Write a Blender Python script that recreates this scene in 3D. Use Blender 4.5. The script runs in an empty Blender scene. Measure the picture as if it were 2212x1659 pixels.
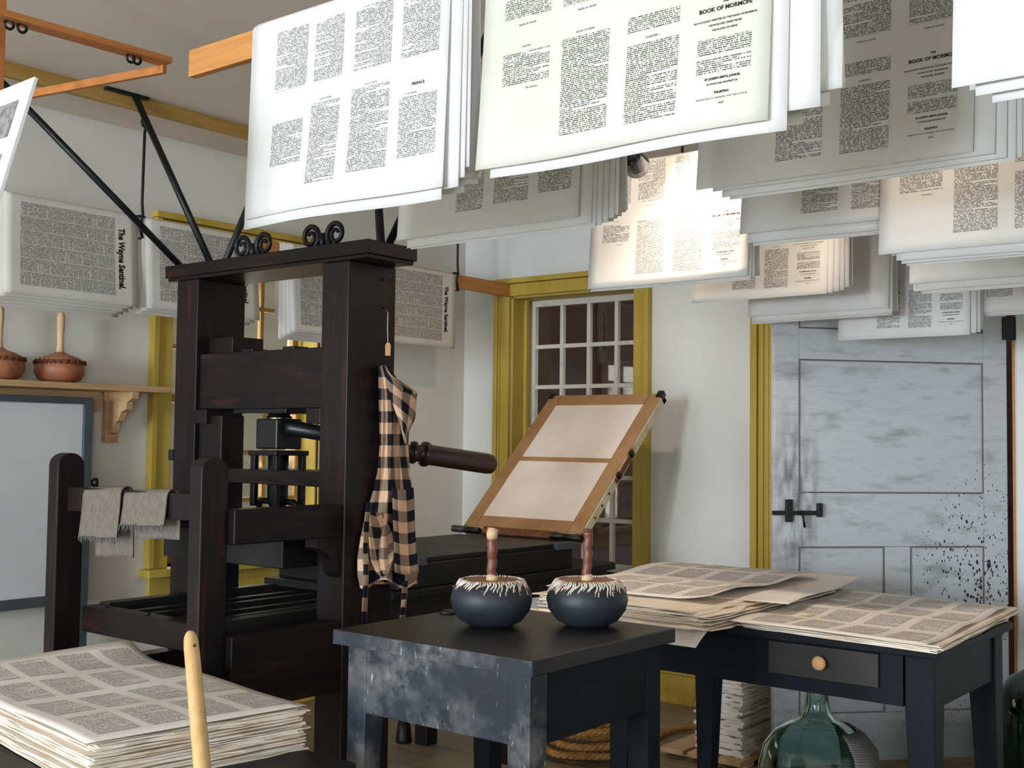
import bpy, math, random
from mathutils import Vector, Matrix
random.seed(7)
sc = bpy.context.scene
col = sc.collection
PI = math.pi

# ------------------------------------------------------------------ camera
CAM_F, YAW, PITCH, ROLL, EYE = 2531.7, math.radians(38.507), math.radians(2.728), math.radians(.6675), 1.30
fw = Vector((math.cos(PITCH)*math.cos(YAW), math.cos(PITCH)*math.sin(YAW), math.sin(PITCH)))
rt = Vector((math.sin(YAW), -math.cos(YAW), 0)); up = rt.cross(fw)
cr, sr = math.cos(ROLL), math.sin(ROLL)
rt, up = rt*cr + up*sr, up*cr - rt*sr
cam_d = bpy.data.cameras.new('camera'); cam = bpy.data.objects.new('camera', cam_d); col.objects.link(cam)
cam_d.sensor_width = 36; cam_d.lens = 36*CAM_F/2212; cam_d.clip_start = .05
cam.matrix_world = Matrix(((rt.x, up.x, -fw.x, 0), (rt.y, up.y, -fw.y, 0), (rt.z, up.z, -fw.z, EYE), (0, 0, 0, 1)))
sc.camera = cam
def ray(px, py): return rt*((px-1106)/CAM_F) - up*((py-829.5)/CAM_F) + fw
EY = Vector((0, 0, EYE))
def onx(px, py, v): d = ray(px, py); return EY + d*(v/d.x)
def ony(px, py, v): d = ray(px, py); return EY + d*(v/d.y)
def onz(px, py, v): d = ray(px, py); return EY + d*((v-EYE)/d.z)

# ------------------------------------------------------------------ world, lights, exposure
sc.view_settings.view_transform = 'Standard'; sc.view_settings.look = 'None'
sc.view_settings.gamma = 1; sc.view_settings.use_curve_mapping = False
sc.view_settings.exposure = 0.08
wd = bpy.data.worlds.new('sky'); sc.world = wd; wd.use_nodes = True
wd.node_tree.nodes['Background'].inputs[0].default_value = (.80, .90, 1.0, 1)
wd.node_tree.nodes['Background'].inputs[1].default_value = 1.6
def area(name, loc, aim, sx, sy, power, color):
    l = bpy.data.lights.new(name, 'AREA'); l.shape = 'RECTANGLE'; l.size = sx; l.size_y = sy
    l.energy = power; l.color = color
    o = bpy.data.objects.new(name, l); col.objects.link(o); o.location = loc
    o.rotation_euler = (Vector(aim)-Vector(loc)).to_track_quat('-Z', 'Y').to_euler()
    return o
area('daylight_rear_window_a', (-5.45, 1.25, 1.62), (2, 1.25, 1.5), 1.15, 1.6, 300, (.76, .88, 1))
area('added_right_window_light', (-2.2, -2.48, 1.6), (0, 3, 1.4), 1.3, 1.6, 80, (.88, .94, 1))  # fill light added out of view to raise ambient, mostly on the left wall
area('daylight_rear_window_b', (-5.45, 3.30, 1.62), (2, 3.3, 1.5), 1.15, 1.6, 210, (.84, .91, 1))
area('added_side_window_light', (-1.6, 4.55, 1.55), (-1.0, 0, 1.2), 1.15, 1.6, 35, (.84, .92, 1))  # unseen side light, added for more ambient bounce in the room
area('daylight_left_window', (3.52, 4.85, 1.45), (3.52, 2, 1.2), .9, 1.5, 25, (1, .95, .85))

# ------------------------------------------------------------------ materials
def lin(h):
    h = h.lstrip('#'); o = []
    for i in (0, 2, 4):
        c = int(h[i:i+2], 16)/255; o.append(c/12.92 if c <= .04045 else ((c+.055)/1.055)**2.4)
    return (*o, 1)
class NT:
    def __init__(s, name):
        s.m = bpy.data.materials.new(name); s.m.use_nodes = True; s.t = s.m.node_tree
        s.b = s.t.nodes['Principled BSDF']; s.tc = None
    def n(s, k, **kw):
        o = s.t.nodes.new(k)
        for a, v in kw.items(): setattr(o, a, v)
        return o
    def l(s, a, b): s.t.links.new(a, b)
    def coord(s, kind='Object', scale=(1, 1, 1)):
        if not s.tc: s.tc = s.n('ShaderNodeTexCoord')
        mp = s.n('ShaderNodeMapping'); mp.inputs['Scale'].default_value = scale
        s.l(s.tc.outputs[kind], mp.inputs[0]); return mp.outputs[0]
    def noise(s, vec, scale=5, detail=4, rough=.55, dist=0):
        o = s.n('ShaderNodeTexNoise'); o.inputs['Scale'].default_value = scale; o.inputs['Detail'].default_value = detail
        o.inputs['Roughness'].default_value = rough; o.inputs['Distortion'].default_value = dist
        s.l(vec, o.inputs['Vector']); return o.outputs['Fac']
    def rng(s, v, a, b, c=0, d=1):
        o = s.n('ShaderNodeMapRange'); s.l(v, o.inputs[0])
        for i, x in enumerate((a, b, c, d)): o.inputs[i+1].default_value = x
        return o.outputs[0]
    def math(s, op, a, b=None, c=None):
        o = s.n('ShaderNodeMath', operation=op)
        for i, v in enumerate((a, b, c)):
            if v is None: continue
            if isinstance(v, (int, float)): o.inputs[i].default_value = v
            else: s.l(v, o.inputs[i])
        return o.outputs[0]
    def mix(s, f, a, b):
        o = s.n('ShaderNodeMix', data_type='RGBA')
        for i, v in ((0, f), (6, a), (7, b)):
            if isinstance(v, (int, float)): o.inputs[i].default_value = v
            elif isinstance(v, tuple): o.inputs[i].default_value = v
            else: s.l(v, o.inputs[i])
        return o.outputs[2]
    def bump(s, v, strength=.2, dist=.01):
        o = s.n('ShaderNodeBump'); o.inputs['Strength'].default_value = strength; o.inputs['Distance'].default_value = dist
        s.l(v, o.inputs['Height']); s.l(o.outputs[0], s.b.inputs['Normal'])
    def done(s, c, rough=.6, spec=.4, metal=0):
        if isinstance(c, tuple): s.b.inputs['Base Color'].default_value = c
        else: s.l(c, s.b.inputs['Base Color'])
        if isinstance(rough, (int, float)): s.b.inputs['Roughness'].default_value = rough
        else: s.l(rough, s.b.inputs['Roughness'])
        s.b.inputs['Specular IOR Level'].default_value = spec; s.b.inputs['Metallic'].default_value = metal
        return s.m
def layered(name, base, layers=(), rough=.6, spec=.4, metal=0, bump=None):
    """base colour with noise layers: (colour, scale, (sx,sy,sz), lo, hi)"""
    t = NT(name); c = lin(base)
    for (h, sca, st, lo, hi) in layers:
        f = t.rng(t.noise(t.coord('Object', st), sca, 5), lo, hi)
        c = t.mix(f, c, lin(h))
    if bump: t.bump(t.noise(t.coord('Object', bump[2] if len(bump) > 2 else (1, 1, 1)), bump[0], 4), bump[1], .004)
    return t.done(c, rough, spec, metal)

M = {}
M['plaster'] = layered('wall_plaster', 'e6e8e6', [('dcdeda', 1.3, (1, 1, 1), .4, .7)], .85, .2, bump=(60, .08))
M['plaster_left'] = layered('wall_plaster_left', 'e0ded6', [('d4d1c8', 1.3, (1, 1, 1), .4, .7)], .85, .2, bump=(60, .08))
M['ceiling'] = layered('ceiling_plaster', 'dcd2c6', [('d2c8ba', 1.0, (1, 1, 1), .4, .7)], .9, .2)
M['ochre'] = layered('ochre_paint', 'c3a94c', [('b2983a', 3, (3, 3, .4), .4, .65), ('93822e', 8, (6, 6, .5), .64, .8), ('d0b85a', 5, (4, 4, .4), .6, .8)], .5, .4)
M['press'] = layered('press_dark_wood', '1e1614', [('131012', 4, (4, 4, .5), .4, .7), ('38201a', 6, (6, 6, .6), .55, .75), ('1c1c26', 3, (1, 1, .6), .55, .8)], .42, .22, bump=(40, .06, (4, 4, .4)))
M['press_h'] = layered('press_dark_wood_rail', '1c1413', [('120f10', 4, (.6, .6, 5), .4, .7), ('36201a', 6, (.6, .6, 6), .55, .75)], .42, .2)
M['iron'] = layered('black_iron', '1c1c1e', [('2c2b2c', 14, (1, 1, 1), .5, .8)], .42, .5, .5)
M['steel'] = layered('polished_brass_steel', '8d8570', [], .25, .5, 1)
M['carriage'] = layered('carriage_black', '181716', [('242220', 6, (1, 1, 1), .5, .75)], .5, .35)
M['pine'] = layered('pine_bar', 'c58a4c', [('b5763a', 5, (1, .6, 12), .4, .7)], .5, .35)
M['pine_pale'] = layered('pale_pine', 'c6a179', [('b78e64', 5, (.7, 4, 10), .4, .7)], .55, .35)
M['pine_gold'] = layered('golden_pine', 'b08a4a', [('9d7738', 5, (.7, 4, 10), .4, .7)], .5, .35)
M['pine_red'] = layered('orange_pine', 'b8763f', [('a8652f', 5, (.7, 4, 10), .4, .7)], .5, .35)
M['paper'] = layered('white_paper', 'dadad8', [('d4d2cd', 4, (1, 1, 1), .45, .7)], .75, .2)
M['paper_cream'] = layered('cream_paper', 'ebe3da', [('e2d6ca', 4, (1, 1, 1), .4, .7)], .8, .2)
M['paper_edge'] = layered('deckled_paper', 'ece0cf', [('dcc3a4', 9, (1, 1, 5), .48, .72), ('f4ede2', 5, (1, 1, 9), .6, .8)], .85, .15)
M['news'] = layered('newsprint', 'dedad2', [('d2cdc4', 4, (1, 1, 1), .45, .7)], .85, .15)
M['blueblack'] = layered('blue_black_paint', '151a20', [('0f1216', 5, (1, 1, 1), .45, .7)], .55, .15)
M['inktop'] = layered('ink_table_top', '1e1d1b', [('151515', 3, (3, 1, 1), .4, .7), ('282724', 9, (1, 5, 1), .6, .8)], .38, .4)
t = NT('ink_table_worn_paint')
wv = t.noise(t.coord('Object'), 9, 8, .65); wv2 = t.noise(t.coord('Object', (1, 1, 1.5)), 3, 3)
mask = t.math('MULTIPLY', t.rng(wv, .46, .64), t.rng(wv2, .42, .62))
chip = t.rng(t.noise(t.coord('Object', (1, 2, .6)), 45, 3), .66, .70)
c = t.mix(t.rng(t.noise(t.coord('Object'), 3, 3), .35, .7), lin('222b36'), lin('171b21'))
c = t.mix(t.math('MULTIPLY', mask, .75), c, lin('80807e')); c = t.mix(t.math('MULTIPLY', chip, t.math('ADD', mask, .12)), c, lin('b9bcbe'))
M['inkworn'] = t.done(c, .45, .4)
M['brown_paper'] = layered('brown_tape_paper', 'b08a62', [('9c7750', 9, (1, 1, 1), .45, .7)], .7, .25)
M['linen'] = layered('tympan_linen', 'efe6e0', [('e0cfc2', 2.2, (1, 1, 1), .5, .75)], .85, .15)
M['tymp_wood'] = layered('tympan_white_wood', 'd2c4a6', [('8a5a3c', 7, (1, 1, 1), .58, .7), ('e6dfcf', 9, (1, 1, 1), .5, .8)], .6, .3)
M['rust'] = layered('rusty_iron', '6b4634', [('8f5a3a', 30, (1, 1, 1), .5, .7)], .7, .3)
M['leather'] = layered('tan_leather', 'a5694b', [('8f543a', 8, (1, 1, 1), .4, .7), ('b97f60', 12, (1, 1, 1), .6, .8)], .42, .45)
M['leather_dark'] = layered('dark_gathered_leather', '6e3f2d', [], .6, .3)
M['ink_leather'] = layered('inky_leather', '2b3038', [('1d2024', 7, (1, 1, 1), .4, .7), ('3b434d', 5, (1, 1, 2.5), .58, .8)], .48, .4)
M['ball_top'] = layered('ball_wood_top', '9c6a45', [('7f5233', 12, (1, 1, 1), .4, .7)], .6, .3)
M['fringe'] = layered('pale_leather_fringe', 'd8cdbf', [('8b6a55', 40, (1, 1, .2), .52, .7)], .7, .25)
M['bark'] = layered('red_bark', '6f3d2b', [('8c5238', 15, (1, 1, .3), .5, .7)], .4, .45)
M['cut_wood'] = layered('cut_wood', 'd4b68c', [('bd9868', 20, (1, 1, .3), .5, .7)], .6, .3)
M['rope'] = layered('hemp_rope', 'b5844c', [('8f6133', 30, (1, 1, 1), .4, .7), ('cfa068', 40, (1, 1, 1), .6, .8)], .85, .15)
M['floor'] = layered('floor_boards', '87785d', [('6a5d48', 3, (6, .5, 1), .42, .7), ('a5906a', 4, (8, .6, 1), .6, .8), ('4b463c', 9, (2, 1, 1), .64, .75)], .5, .35)
M['subfloor'] = layered('floor_gap_dark', '2a2520', [], .9, .1)
M['white_wood'] = layered('white_painted_sash', 'd8d6cc', [('b5b0a0', 12, (1, 1, 1), .58, .75)], .5, .35)
M['outside_wall'] = layered('maroon_clapboard', '3c2424', [('301c1d', 2, (1, .5, 6), .4, .7)], .9, .1)
M['shed'] = layered('olive_grey_clapboard', 'a39f90', [('8c8674', 2, (.5, 1, 4), .4, .7)], .9, .1)
M['ground'] = layered('grass_ground', '8a8a78', [], .95, .1)
M['board'] = layered('grey_white_board', 'd2d3d3', [('c6c7c8', 2, (1, 1, 1), .4, .7)], .75, .2)
M['greyblue'] = layered('grey_blue_frame', '4d555a', [('434a4e', 6, (1, 1, 1), .4, .7)], .55, .35)
M['wood_handle'] = layered('varnished_maple', 'd0ab78', [('c29a62', 5, (9, 9, .6), .4, .7)], .35, .5)
M['black'] = layered('black_paint', '131314', [], .4, .45)
M['brick_red'] = layered('dark_wood_handle', '2c1d19', [('3b261f', 7, (1, 1, 1), .5, .7)], .3, .5)
M['ink'] = layered('printing_ink', '26241f', [], .8, .15)
M['twine'] = layered('white_twine', 'd8d2c4', [], .8, .2)
M['tag'] = layered('wooden_tag', 'd0a070', [], .6, .3)
M['lamp_chrome'] = layered('lamp_metal', '55565a', [], .25, .5, 1)
t = NT('lamp_bulb'); t.b.inputs['Emission Color'].default_value = (1, .85, .65, 1); t.b.inputs['Emission Strength'].default_value = 8; M['bulb'] = t.done((1, .9, .8, 1), .4)
# window glass
def glass(name, colr, rough, alpha_tint, ior=1.45):
    t = NT(name); t.b.inputs['Transmission Weight'].default_value = 1; t.b.inputs['IOR'].default_value = ior
    return t.done(colr, rough, .5)
M['bottle_glass'] = glass('green_bottle_glass', lin('d6efe7'), .02, 0)
t = NT('window_pane'); tr = t.n('ShaderNodeBsdfTransparent'); gl = t.n('ShaderNodeBsdfGlossy'); gl.inputs['Roughness'].default_value = .03
ms = t.n('ShaderNodeMixShader'); ms.inputs[0].default_value = .07; t.l(tr.outputs[0], ms.inputs[1]); t.l(gl.outputs[0], ms.inputs[2])
t.l(ms.outputs[0], t.t.nodes['Material Output'].inputs[0]); M['pane'] = t.m
t = NT('grimy_window_pane'); tr = t.n('ShaderNodeBsdfTransparent'); df = t.n('ShaderNodeBsdfPrincipled'); df.inputs['Base Color'].default_value = lin('b9b7a8')
ms = t.n('ShaderNodeMixShader'); f = t.rng(t.noise(t.coord('Object'), 4, 3), .42, .55, .25, .7); t.l(f, ms.inputs[0]); t.l(tr.outputs[0], ms.inputs[1]); t.l(df.outputs[0], ms.inputs[2])
t.l(ms.outputs[0], t.t.nodes['Material Output'].inputs[0]); M['pane_grimy'] = t.m
# book-page print: UV u = 0..1 across the column, v = line count
def print_mat(name, paper, chars, cover, ink='3a3733', wordgap=.16):
    t = NT(name); tc = t.n('ShaderNodeTexCoord'); sp = t.n('ShaderNodeSeparateXYZ'); t.l(tc.outputs['UV'], sp.inputs[0])
    u, v = sp.outputs[0], sp.outputs[1]
    ln = t.math('FLOOR', v); fv = t.math('FRACT', v)
    wn = t.n('ShaderNodeTexWhiteNoise', noise_dimensions='1D'); t.l(ln, wn.inputs['W'])
    wn2 = t.n('ShaderNodeTexWhiteNoise', noise_dimensions='1D'); t.l(t.math('ADD', ln, 91.7), wn2.inputs['W'])
    ch = t.math('FLOOR', t.math('ADD', t.math('MULTIPLY', u, chars), t.math('MULTIPLY', wn.outputs[0], 37.)))
    cv = t.n('ShaderNodeCombineXYZ'); t.l(ch, cv.inputs[0]); t.l(ln, cv.inputs[1])
    w3 = t.n('ShaderNodeTexWhiteNoise', noise_dimensions='2D'); t.l(cv.outputs[0], w3.inputs['Vector'])
    word = t.math('GREATER_THAN', w3.outputs[0], wordgap)
    row = t.math('MULTIPLY', t.math('GREATER_THAN', fv, (1-cover)/2), t.math('LESS_THAN', fv, (1+cover)/2))
    short = t.math('GREATER_THAN', wn.outputs[0], .87)
    end = t.math('SUBTRACT', 1.0, t.math('MULTIPLY', short, t.math('GREATER_THAN', u, t.rng(wn2.outputs[0], 0, 1, .25, .9))))
    msk = t.math('MULTIPLY', t.math('MULTIPLY', word, row), end)
    dens = t.rng(t.noise(tc.outputs['UV'], 1.3, 2), .25, .75, .72, 1)
    return t.done(t.mix(t.math('MULTIPLY', msk, dens), lin(paper), lin(ink)), .8, .15)
M['text'] = print_mat('printed_page_text', 'dadad8', 75, .62, '4a4744', .24)
M['text_cream'] = print_mat('printed_page_text_cream', 'ebe3da', 65, .68, '6e6a67', .2)
M['paper_creamy'] = layered('creamy_sheet', 'cfcec4', [('c9c7bb', 4, (1, 1, 1), .45, .7)], .75, .2); M['text_creamy'] = print_mat('printed_page_text_creamy', 'cfcec4', 75, .62, '3c3a36', .24)
# newspaper body: columns of tiny lines with pale gaps for headings
t = NT('newspaper_columns'); tc = t.n('ShaderNodeTexCoord'); sp = t.n('ShaderNodeSeparateXYZ'); t.l(tc.outputs['UV'], sp.inputs[0])
u, v = sp.outputs[0], sp.outputs[1]
cu = t.math('FRACT', t.math('MULTIPLY', u, 6)); ci = t.math('FLOOR', t.math('MULTIPLY', u, 6))
incol = t.math('MULTIPLY', t.math('GREATER_THAN', cu, .02), t.math('LESS_THAN', cu, .98))
ln = t.math('FLOOR', t.math('MULTIPLY', v, 150)); fl = t.math('FRACT', t.math('MULTIPLY', v, 150))
cv = t.n('ShaderNodeCombineXYZ'); t.l(ln, cv.inputs[0]); t.l(ci, cv.inputs[1])
w1 = t.n('ShaderNodeTexWhiteNoise', noise_dimensions='2D'); t.l(cv.outputs[0], w1.inputs['Vector'])
head = t.math('MULTIPLY', t.math('GREATER_THAN', w1.outputs[0], .965), t.math('GREATER_THAN', cu, .35))
cv2 = t.n('ShaderNodeCombineXYZ'); t.l(ln, cv2.inputs[0]); t.l(t.math('FLOOR', t.math('MULTIPLY', u, 190)), cv2.inputs[1])
w2 = t.n('ShaderNodeTexWhiteNoise', noise_dimensions='2D'); t.l(cv2.outputs[0], w2.inputs['Vector'])
msk = t.math('MULTIPLY', t.math('MULTIPLY', incol, t.math('SUBTRACT', 1.0, head)), t.math('MULTIPLY', t.math('LESS_THAN', fl, .80), t.math('GREATER_THAN', w2.outputs[0], .22)))
M['newsbody'] = t.done(t.mix(msk, lin('dedad2'), lin('84817d')), .85, .15)
# gingham check: UV in check units
t = NT('gingham_check_cloth'); tc = t.n('ShaderNodeTexCoord'); sp = t.n('ShaderNodeSeparateXYZ'); t.l(tc.outputs['UV'], sp.inputs[0])
a = t.math('LESS_THAN', t.math('FRACT', sp.outputs[0]), .5); b = t.math('LESS_THAN', t.math('FRACT', sp.outputs[1]), .5)
wv = t.n('ShaderNodeTexWave'); wv.inputs['Scale'].default_value = 9; t.l(tc.outputs['UV'], wv.inputs[0])
both = t.math('MULTIPLY', a, b); one = t.math('SUBTRACT', t.math('ADD', a, b), t.math('MULTIPLY', both, 2))
c = t.mix(t.math('MULTIPLY', one, .9), lin('e0b898'), lin('84705f')); c = t.mix(both, c, lin('1d1e28'))
t.bump(t.noise(tc.outputs['UV'], 60, 2), .15, .002); M['gingham'] = t.done(c, .9, .1)
# woven rag: UV v along the stripes
t = NT('woven_striped_rag'); tc = t.n('ShaderNodeTexCoord'); sp = t.n('ShaderNodeSeparateXYZ'); t.l(tc.outputs['UV'], sp.inputs[0])
st = t.math('SINE', t.math('MULTIPLY', sp.outputs[0], 2*PI*150)); nz = t.noise(tc.outputs['UV'], 40, 3)
c = t.mix(t.rng(t.math('ADD', st, t.math('MULTIPLY', nz, 1.2)), -.3, 1.3), lin('433d39'), lin('9a9086')); t.bump(st, .5, .002)
M['rag'] = t.done(c, .95, .1)
t = NT('grey_knit_rag'); tc = t.n('ShaderNodeTexCoord'); sp = t.n('ShaderNodeSeparateXYZ'); t.l(tc.outputs['UV'], sp.inputs[0])
st = t.math('SINE', t.math('ADD', t.math('MULTIPLY', sp.outputs[1], 2*PI*44), t.math('MULTIPLY', sp.outputs[0], 30)))
c = t.mix(t.rng(st, -1, 1), lin('5a5856'), lin('7f7b77')); t.bump(st, .6, .002); M['knit'] = t.done(c, .95, .1)
# door paint: pale grey-blue, hand-smudged, ink spattered low by the hinge (object space: x across from hinge, z up)
t = NT('smudged_door_paint'); oc = t.coord('Object'); sp = t.n('ShaderNodeSeparateXYZ'); t.l(oc, sp.inputs[0]); X, Z = sp.outputs[0], sp.outputs[2]
sm = t.rng(t.noise(t.coord('Object', (1.2, 1, 4)), 4, 5, .6), .52, .74); fine = t.rng(t.noise(t.coord('Object', (2, 1, 14)), 6, 5), .48, .75)
c = t.mix(t.math('MULTIPLY', fine, .35), lin('c2c5c8'), lin('9c9d9e')); c = t.mix(t.math('MULTIPLY', sm, .55), c, lin('636360'))
dx = t.math('SUBTRACT', X, .93); dz = t.math('SUBTRACT', Z, 1.08)      # hand grime round the latch
gr = t.math('SQRT', t.math('ADD', t.math('MULTIPLY', t.math('MULTIPLY', dx, dx), 9), t.math('MULTIPLY', dz, dz)))
grm = t.math('MULTIPLY', t.rng(gr, .45, .05), t.rng(t.noise(t.coord('Object', (3, 1, 1)), 9, 5), .38, .62)); c = t.mix(t.math('MULTIPLY', grm, .8), c, lin('3a3a3b'))
dx = t.math('SUBTRACT', X, .12); dz = t.math('SUBTRACT', Z, .66)
rr = t.math('SQRT', t.math('ADD', t.math('MULTIPLY', t.math('MULTIPLY', dx, dx), 3.2), t.math('MULTIPLY', t.math('MULTIPLY', dz, dz), 1.0)))
thr = t.rng(rr, .05, .8, .85, .0)
vo = t.n('ShaderNodeTexVoronoi'); vo.inputs['Scale'].default_value = 1; t.l(t.coord('Object', (115, 1, 66)), vo.inputs['Vector']); vo.inputs['Randomness'].default_value = 1
n2 = t.math('MULTIPLY', t.noise(t.coord('Object', (12, 1, 12)), 1.3, 2), 1.5)
sz = t.math('MULTIPLY', thr, n2)
wn = t.n('ShaderNodeTexWhiteNoise', noise_dimensions='3D'); t.l(vo.outputs['Position'], wn.inputs['Vector'])
spl = t.math('LESS_THAN', vo.outputs['Distance'], t.math('MULTIPLY', sz, t.rng(wn.outputs[0], .35, 1, 0, 1.1)))
c = t.mix(spl, c, lin('23252c'))
low = t.math('MULTIPLY', t.rng(t.math('ADD', Z, t.math('MULTIPLY', t.noise(t.coord('Object', (4, 1, 4)), 2, 4), .25)), .50, .25), .7)
c = t.mix(low, c, lin('4c4f4d'))  # lower door: shading painted into the colour along with dark grime
M['door'] = t.done(c, .5, .35)
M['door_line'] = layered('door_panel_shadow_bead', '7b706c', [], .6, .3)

# ------------------------------------------------------------------ mesh helpers
class MB:
    def __init__(s): s.v = []; s.f = []; s.uv = {}; s.sm = set()
    def add(s, vs, fs, uvs=None, smooth=False):
        o = len(s.v); s.v += [tuple(p) for p in vs]
        for i, f in enumerate(fs):
            k = len(s.f); s.f.append([o+j for j in f])
            if uvs: s.uv[k] = [uvs[j] for j in f]
            if smooth: s.sm.add(k)
        return s
    def box(s, x0, x1, y0, y1, z0, z1, mtx=None):
        P = [Vector((x, y, z)) for x in (x0, x1) for y in (y0, y1) for z in (z0, z1)]
        if mtx: P = [mtx @ p for p in P]
        return s.add(P, [(0, 1, 3, 2), (4, 6, 7, 5), (0, 4, 5, 1), (2, 3, 7, 6), (0, 2, 6, 4), (1, 5, 7, 3)])
    def tube(s, pts, r, n=8, cap=True, flat=1.0):
        pts = [Vector(p) for p in pts]; R = r if isinstance(r, (list, tuple)) else [r]*len(pts)
        vs = []; up0 = None
        for i, p in enumerate(pts):
            d = (pts[min(i+1, len(pts)-1)]-pts[max(i-1, 0)]).normalized()
            if up0 is None: up0 = d.orthogonal().normalized()
            up0 = (up0-d*up0.dot(d)).normalized(); sd = d.cross(up0)
            for k in range(n):
                a = 2*PI*k/n; vs.append(p+(up0*math.cos(a)+sd*math.sin(a)*flat)*R[i])
        fs = []
        for i in range(len(pts)-1):
            for k in range(n): fs.append((i*n+k, i*n+(k+1) % n, (i+1)*n+(k+1) % n, (i+1)*n+k))
        s.add(vs, fs, smooth=True)
        if cap:
            o = len(s.v)-len(vs); s.f.append([o+k for k in range(n)][::-1]); s.f.append([o+(len(pts)-1)*n+k for k in range(n)])
        return s
    def lathe(s, prof, c, n=32, a0=0, a1=2*PI, ax=None, sq=None):
        c = Vector(c); vs = []; full = abs(a1-a0-2*PI) < 1e-6; m = n if full else n+1
        q = Vector((0, 0, 1)).rotation_difference(Vector(ax)) if ax is not None else None
        for (r, z) in prof:
            for k in range(m):
                a = a0+(a1-a0)*k/n; rr = r*(sq(a, z) if sq else 1); p = Vector((rr*math.cos(a), rr*math.sin(a), z))
                vs.append(c+(q @ p if q else p))
        fs = []; uvs = [(k/n, i/max(1, len(prof)-1)) for i in range(len(prof)) for k in range(m)]
        for i in range(len(prof)-1):
            for k in range(n): fs.append((i*m+k, i*m+(k+1) % m, (i+1)*m+(k+1) % m, (i+1)*m+k))
        return s.add(vs, fs, uvs, True)
    def prism(s, poly, fn):
        """poly: 2D outline; fn(a,b,side) -> 3D for side 0/1"""
        n = len(poly); vs = [fn(a, b, 0) for a, b in poly]+[fn(a, b, 1) for a, b in poly]
        fs = [tuple(range(n))[::-1], tuple(range(n, 2*n))]+[(i, (i+1) % n, n+(i+1) % n, n+i) for i in range(n)]
        return s.add(vs, fs)
    def grid(s, fn, nu, nv, uvf=None, smooth=True):
        vs = [fn(i/nu, j/nv) for j in range(nv+1) for i in range(nu+1)]
        uvs = [(uvf(i/nu, j/nv) if uvf else (i/nu, j/nv)) for j in range(nv+1) for i in range(nu+1)]
        fs = [(j*(nu+1)+i, j*(nu+1)+i+1, (j+1)*(nu+1)+i+1, (j+1)*(nu+1)+i) for j in range(nv) for i in range(nu)]
        return s.add(vs, fs, uvs, smooth)
    def mesh(s, name, mat):
        me = bpy.data.meshes.new(name); me.from_pydata(s.v, [], s.f); me.materials.append(mat)
        if s.uv:
            L = me.uv_layers.new(name='UVMap')
            for p in me.polygons:
                if p.index in s.uv:
                    for li, uv in zip(p.loop_indices, s.uv[p.index]): L.data[li].uv = uv
        if s.sm:
            for p in me.polygons: p.use_smooth = p.index in s.sm
        me.validate(); me.update(); return me
    def build(s, name, mat, parent=None, bevel=0, solid=0, label=None):
        o = bpy.data.objects.new(name, s.mesh(name, mat if not isinstance(mat, str) else M[mat])); col.objects.link(o)
        if parent: attach(o, parent)
        if solid:
            md = o.modifiers.new('solid', 'SOLIDIFY'); md.thickness = solid; md.offset = 0
        if bevel:
            md = o.modifiers.new('bevel', 'BEVEL'); md.width = bevel; md.segments = 2; md.limit_method = 'ANGLE'
        if label: o['label'] = label
        return o
def attach(o, parent):
    o.parent = parent
    o.matrix_parent_inverse = Matrix.Translation(-parent.location) if parent.type == 'EMPTY' and not parent.get('local') else Matrix()
def bx(*a): return MB().box(*a)
def tag(o, label, cat, group=None):
    o['label'] = label; o['category'] = cat
    if group: o['group'] = group
    return o
def thing(name, loc, label, cat, group=None):
    o = bpy.data.objects.new(name, None); col.objects.link(o); o.location = loc; o.empty_display_size = .05
    return tag(o, label, cat, group)
def struct(name, mb, mat, bevel=0):
    o = mb.build(name, mat, None, bevel); o['kind'] = 'structure'; return o
def struct_root(name, loc):
    o = bpy.data.objects.new(name, None); col.objects.link(o); o.location = loc; o['kind'] = 'structure'; return o
def text_polys(body, size, align='CENTER', fat=0.0, sx=1.0):
    cu = bpy.data.curves.new('lettering', 'FONT'); cu.body = body; cu.size = size; cu.align_x = align; cu.offset = fat; cu.resolution_u = 2
    ob = bpy.data.objects.new('lettering', cu); col.objects.link(ob)
    bpy.context.view_layer.update()
    me = bpy.data.meshes.new_from_object(ob.evaluated_get(bpy.context.evaluated_depsgraph_get()))
    vs = [(v.co.x*sx, v.co.y) for v in me.vertices]; fs = [tuple(p.vertices) for p in me.polygons]
    bpy.data.objects.remove(ob); bpy.data.curves.remove(cu); bpy.data.meshes.remove(me)
    return vs, fs

# ------------------------------------------------------------------ room shell
WB, WL, CEIL, XR, YR = 5.136, 4.442, 2.63, -5.5, -2.4
# back wall x=WB with window opening (y 3.27..4.09, z .60..2.10) and doorway (y 1.40..2.445, z 0..2.06)
def wall_x(name, x0, x1, y0, y1, holes, mat):
    mb = MB(); cuts = sorted({y0, y1, *[h[0] for h in holes], *[h[1] for h in holes]})
    for a, b in zip(cuts, cuts[1:]):
        hs = [h for h in holes if h[0] <= a+1e-6 and h[1] >= b-1e-6]
        if not hs: mb.box(x0, x1, a, b, 0, CEIL)
        else:
            h = hs[0]
            if h[2] > 0: mb.box(x0, x1, a, b, 0, h[2])
            mb.box(x0, x1, a, b, h[3], CEIL)
    return struct(name, mb, mat)
DY0, DY1, DH = 1.40, 2.445, 2.02
WY0, WY1, WZ0, WZ1 = 3.27, 4.095, .60, 2.105
wall_x('wall_back', WB, WB+.25, YR, WL+.25, [(DY0, DY1, 0, DH), (WY0, WY1, WZ0, WZ1)], M['plaster'])
LX0, LX1, LZ0, LZ1 = 3.13, 4.02, .72, 2.20
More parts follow.
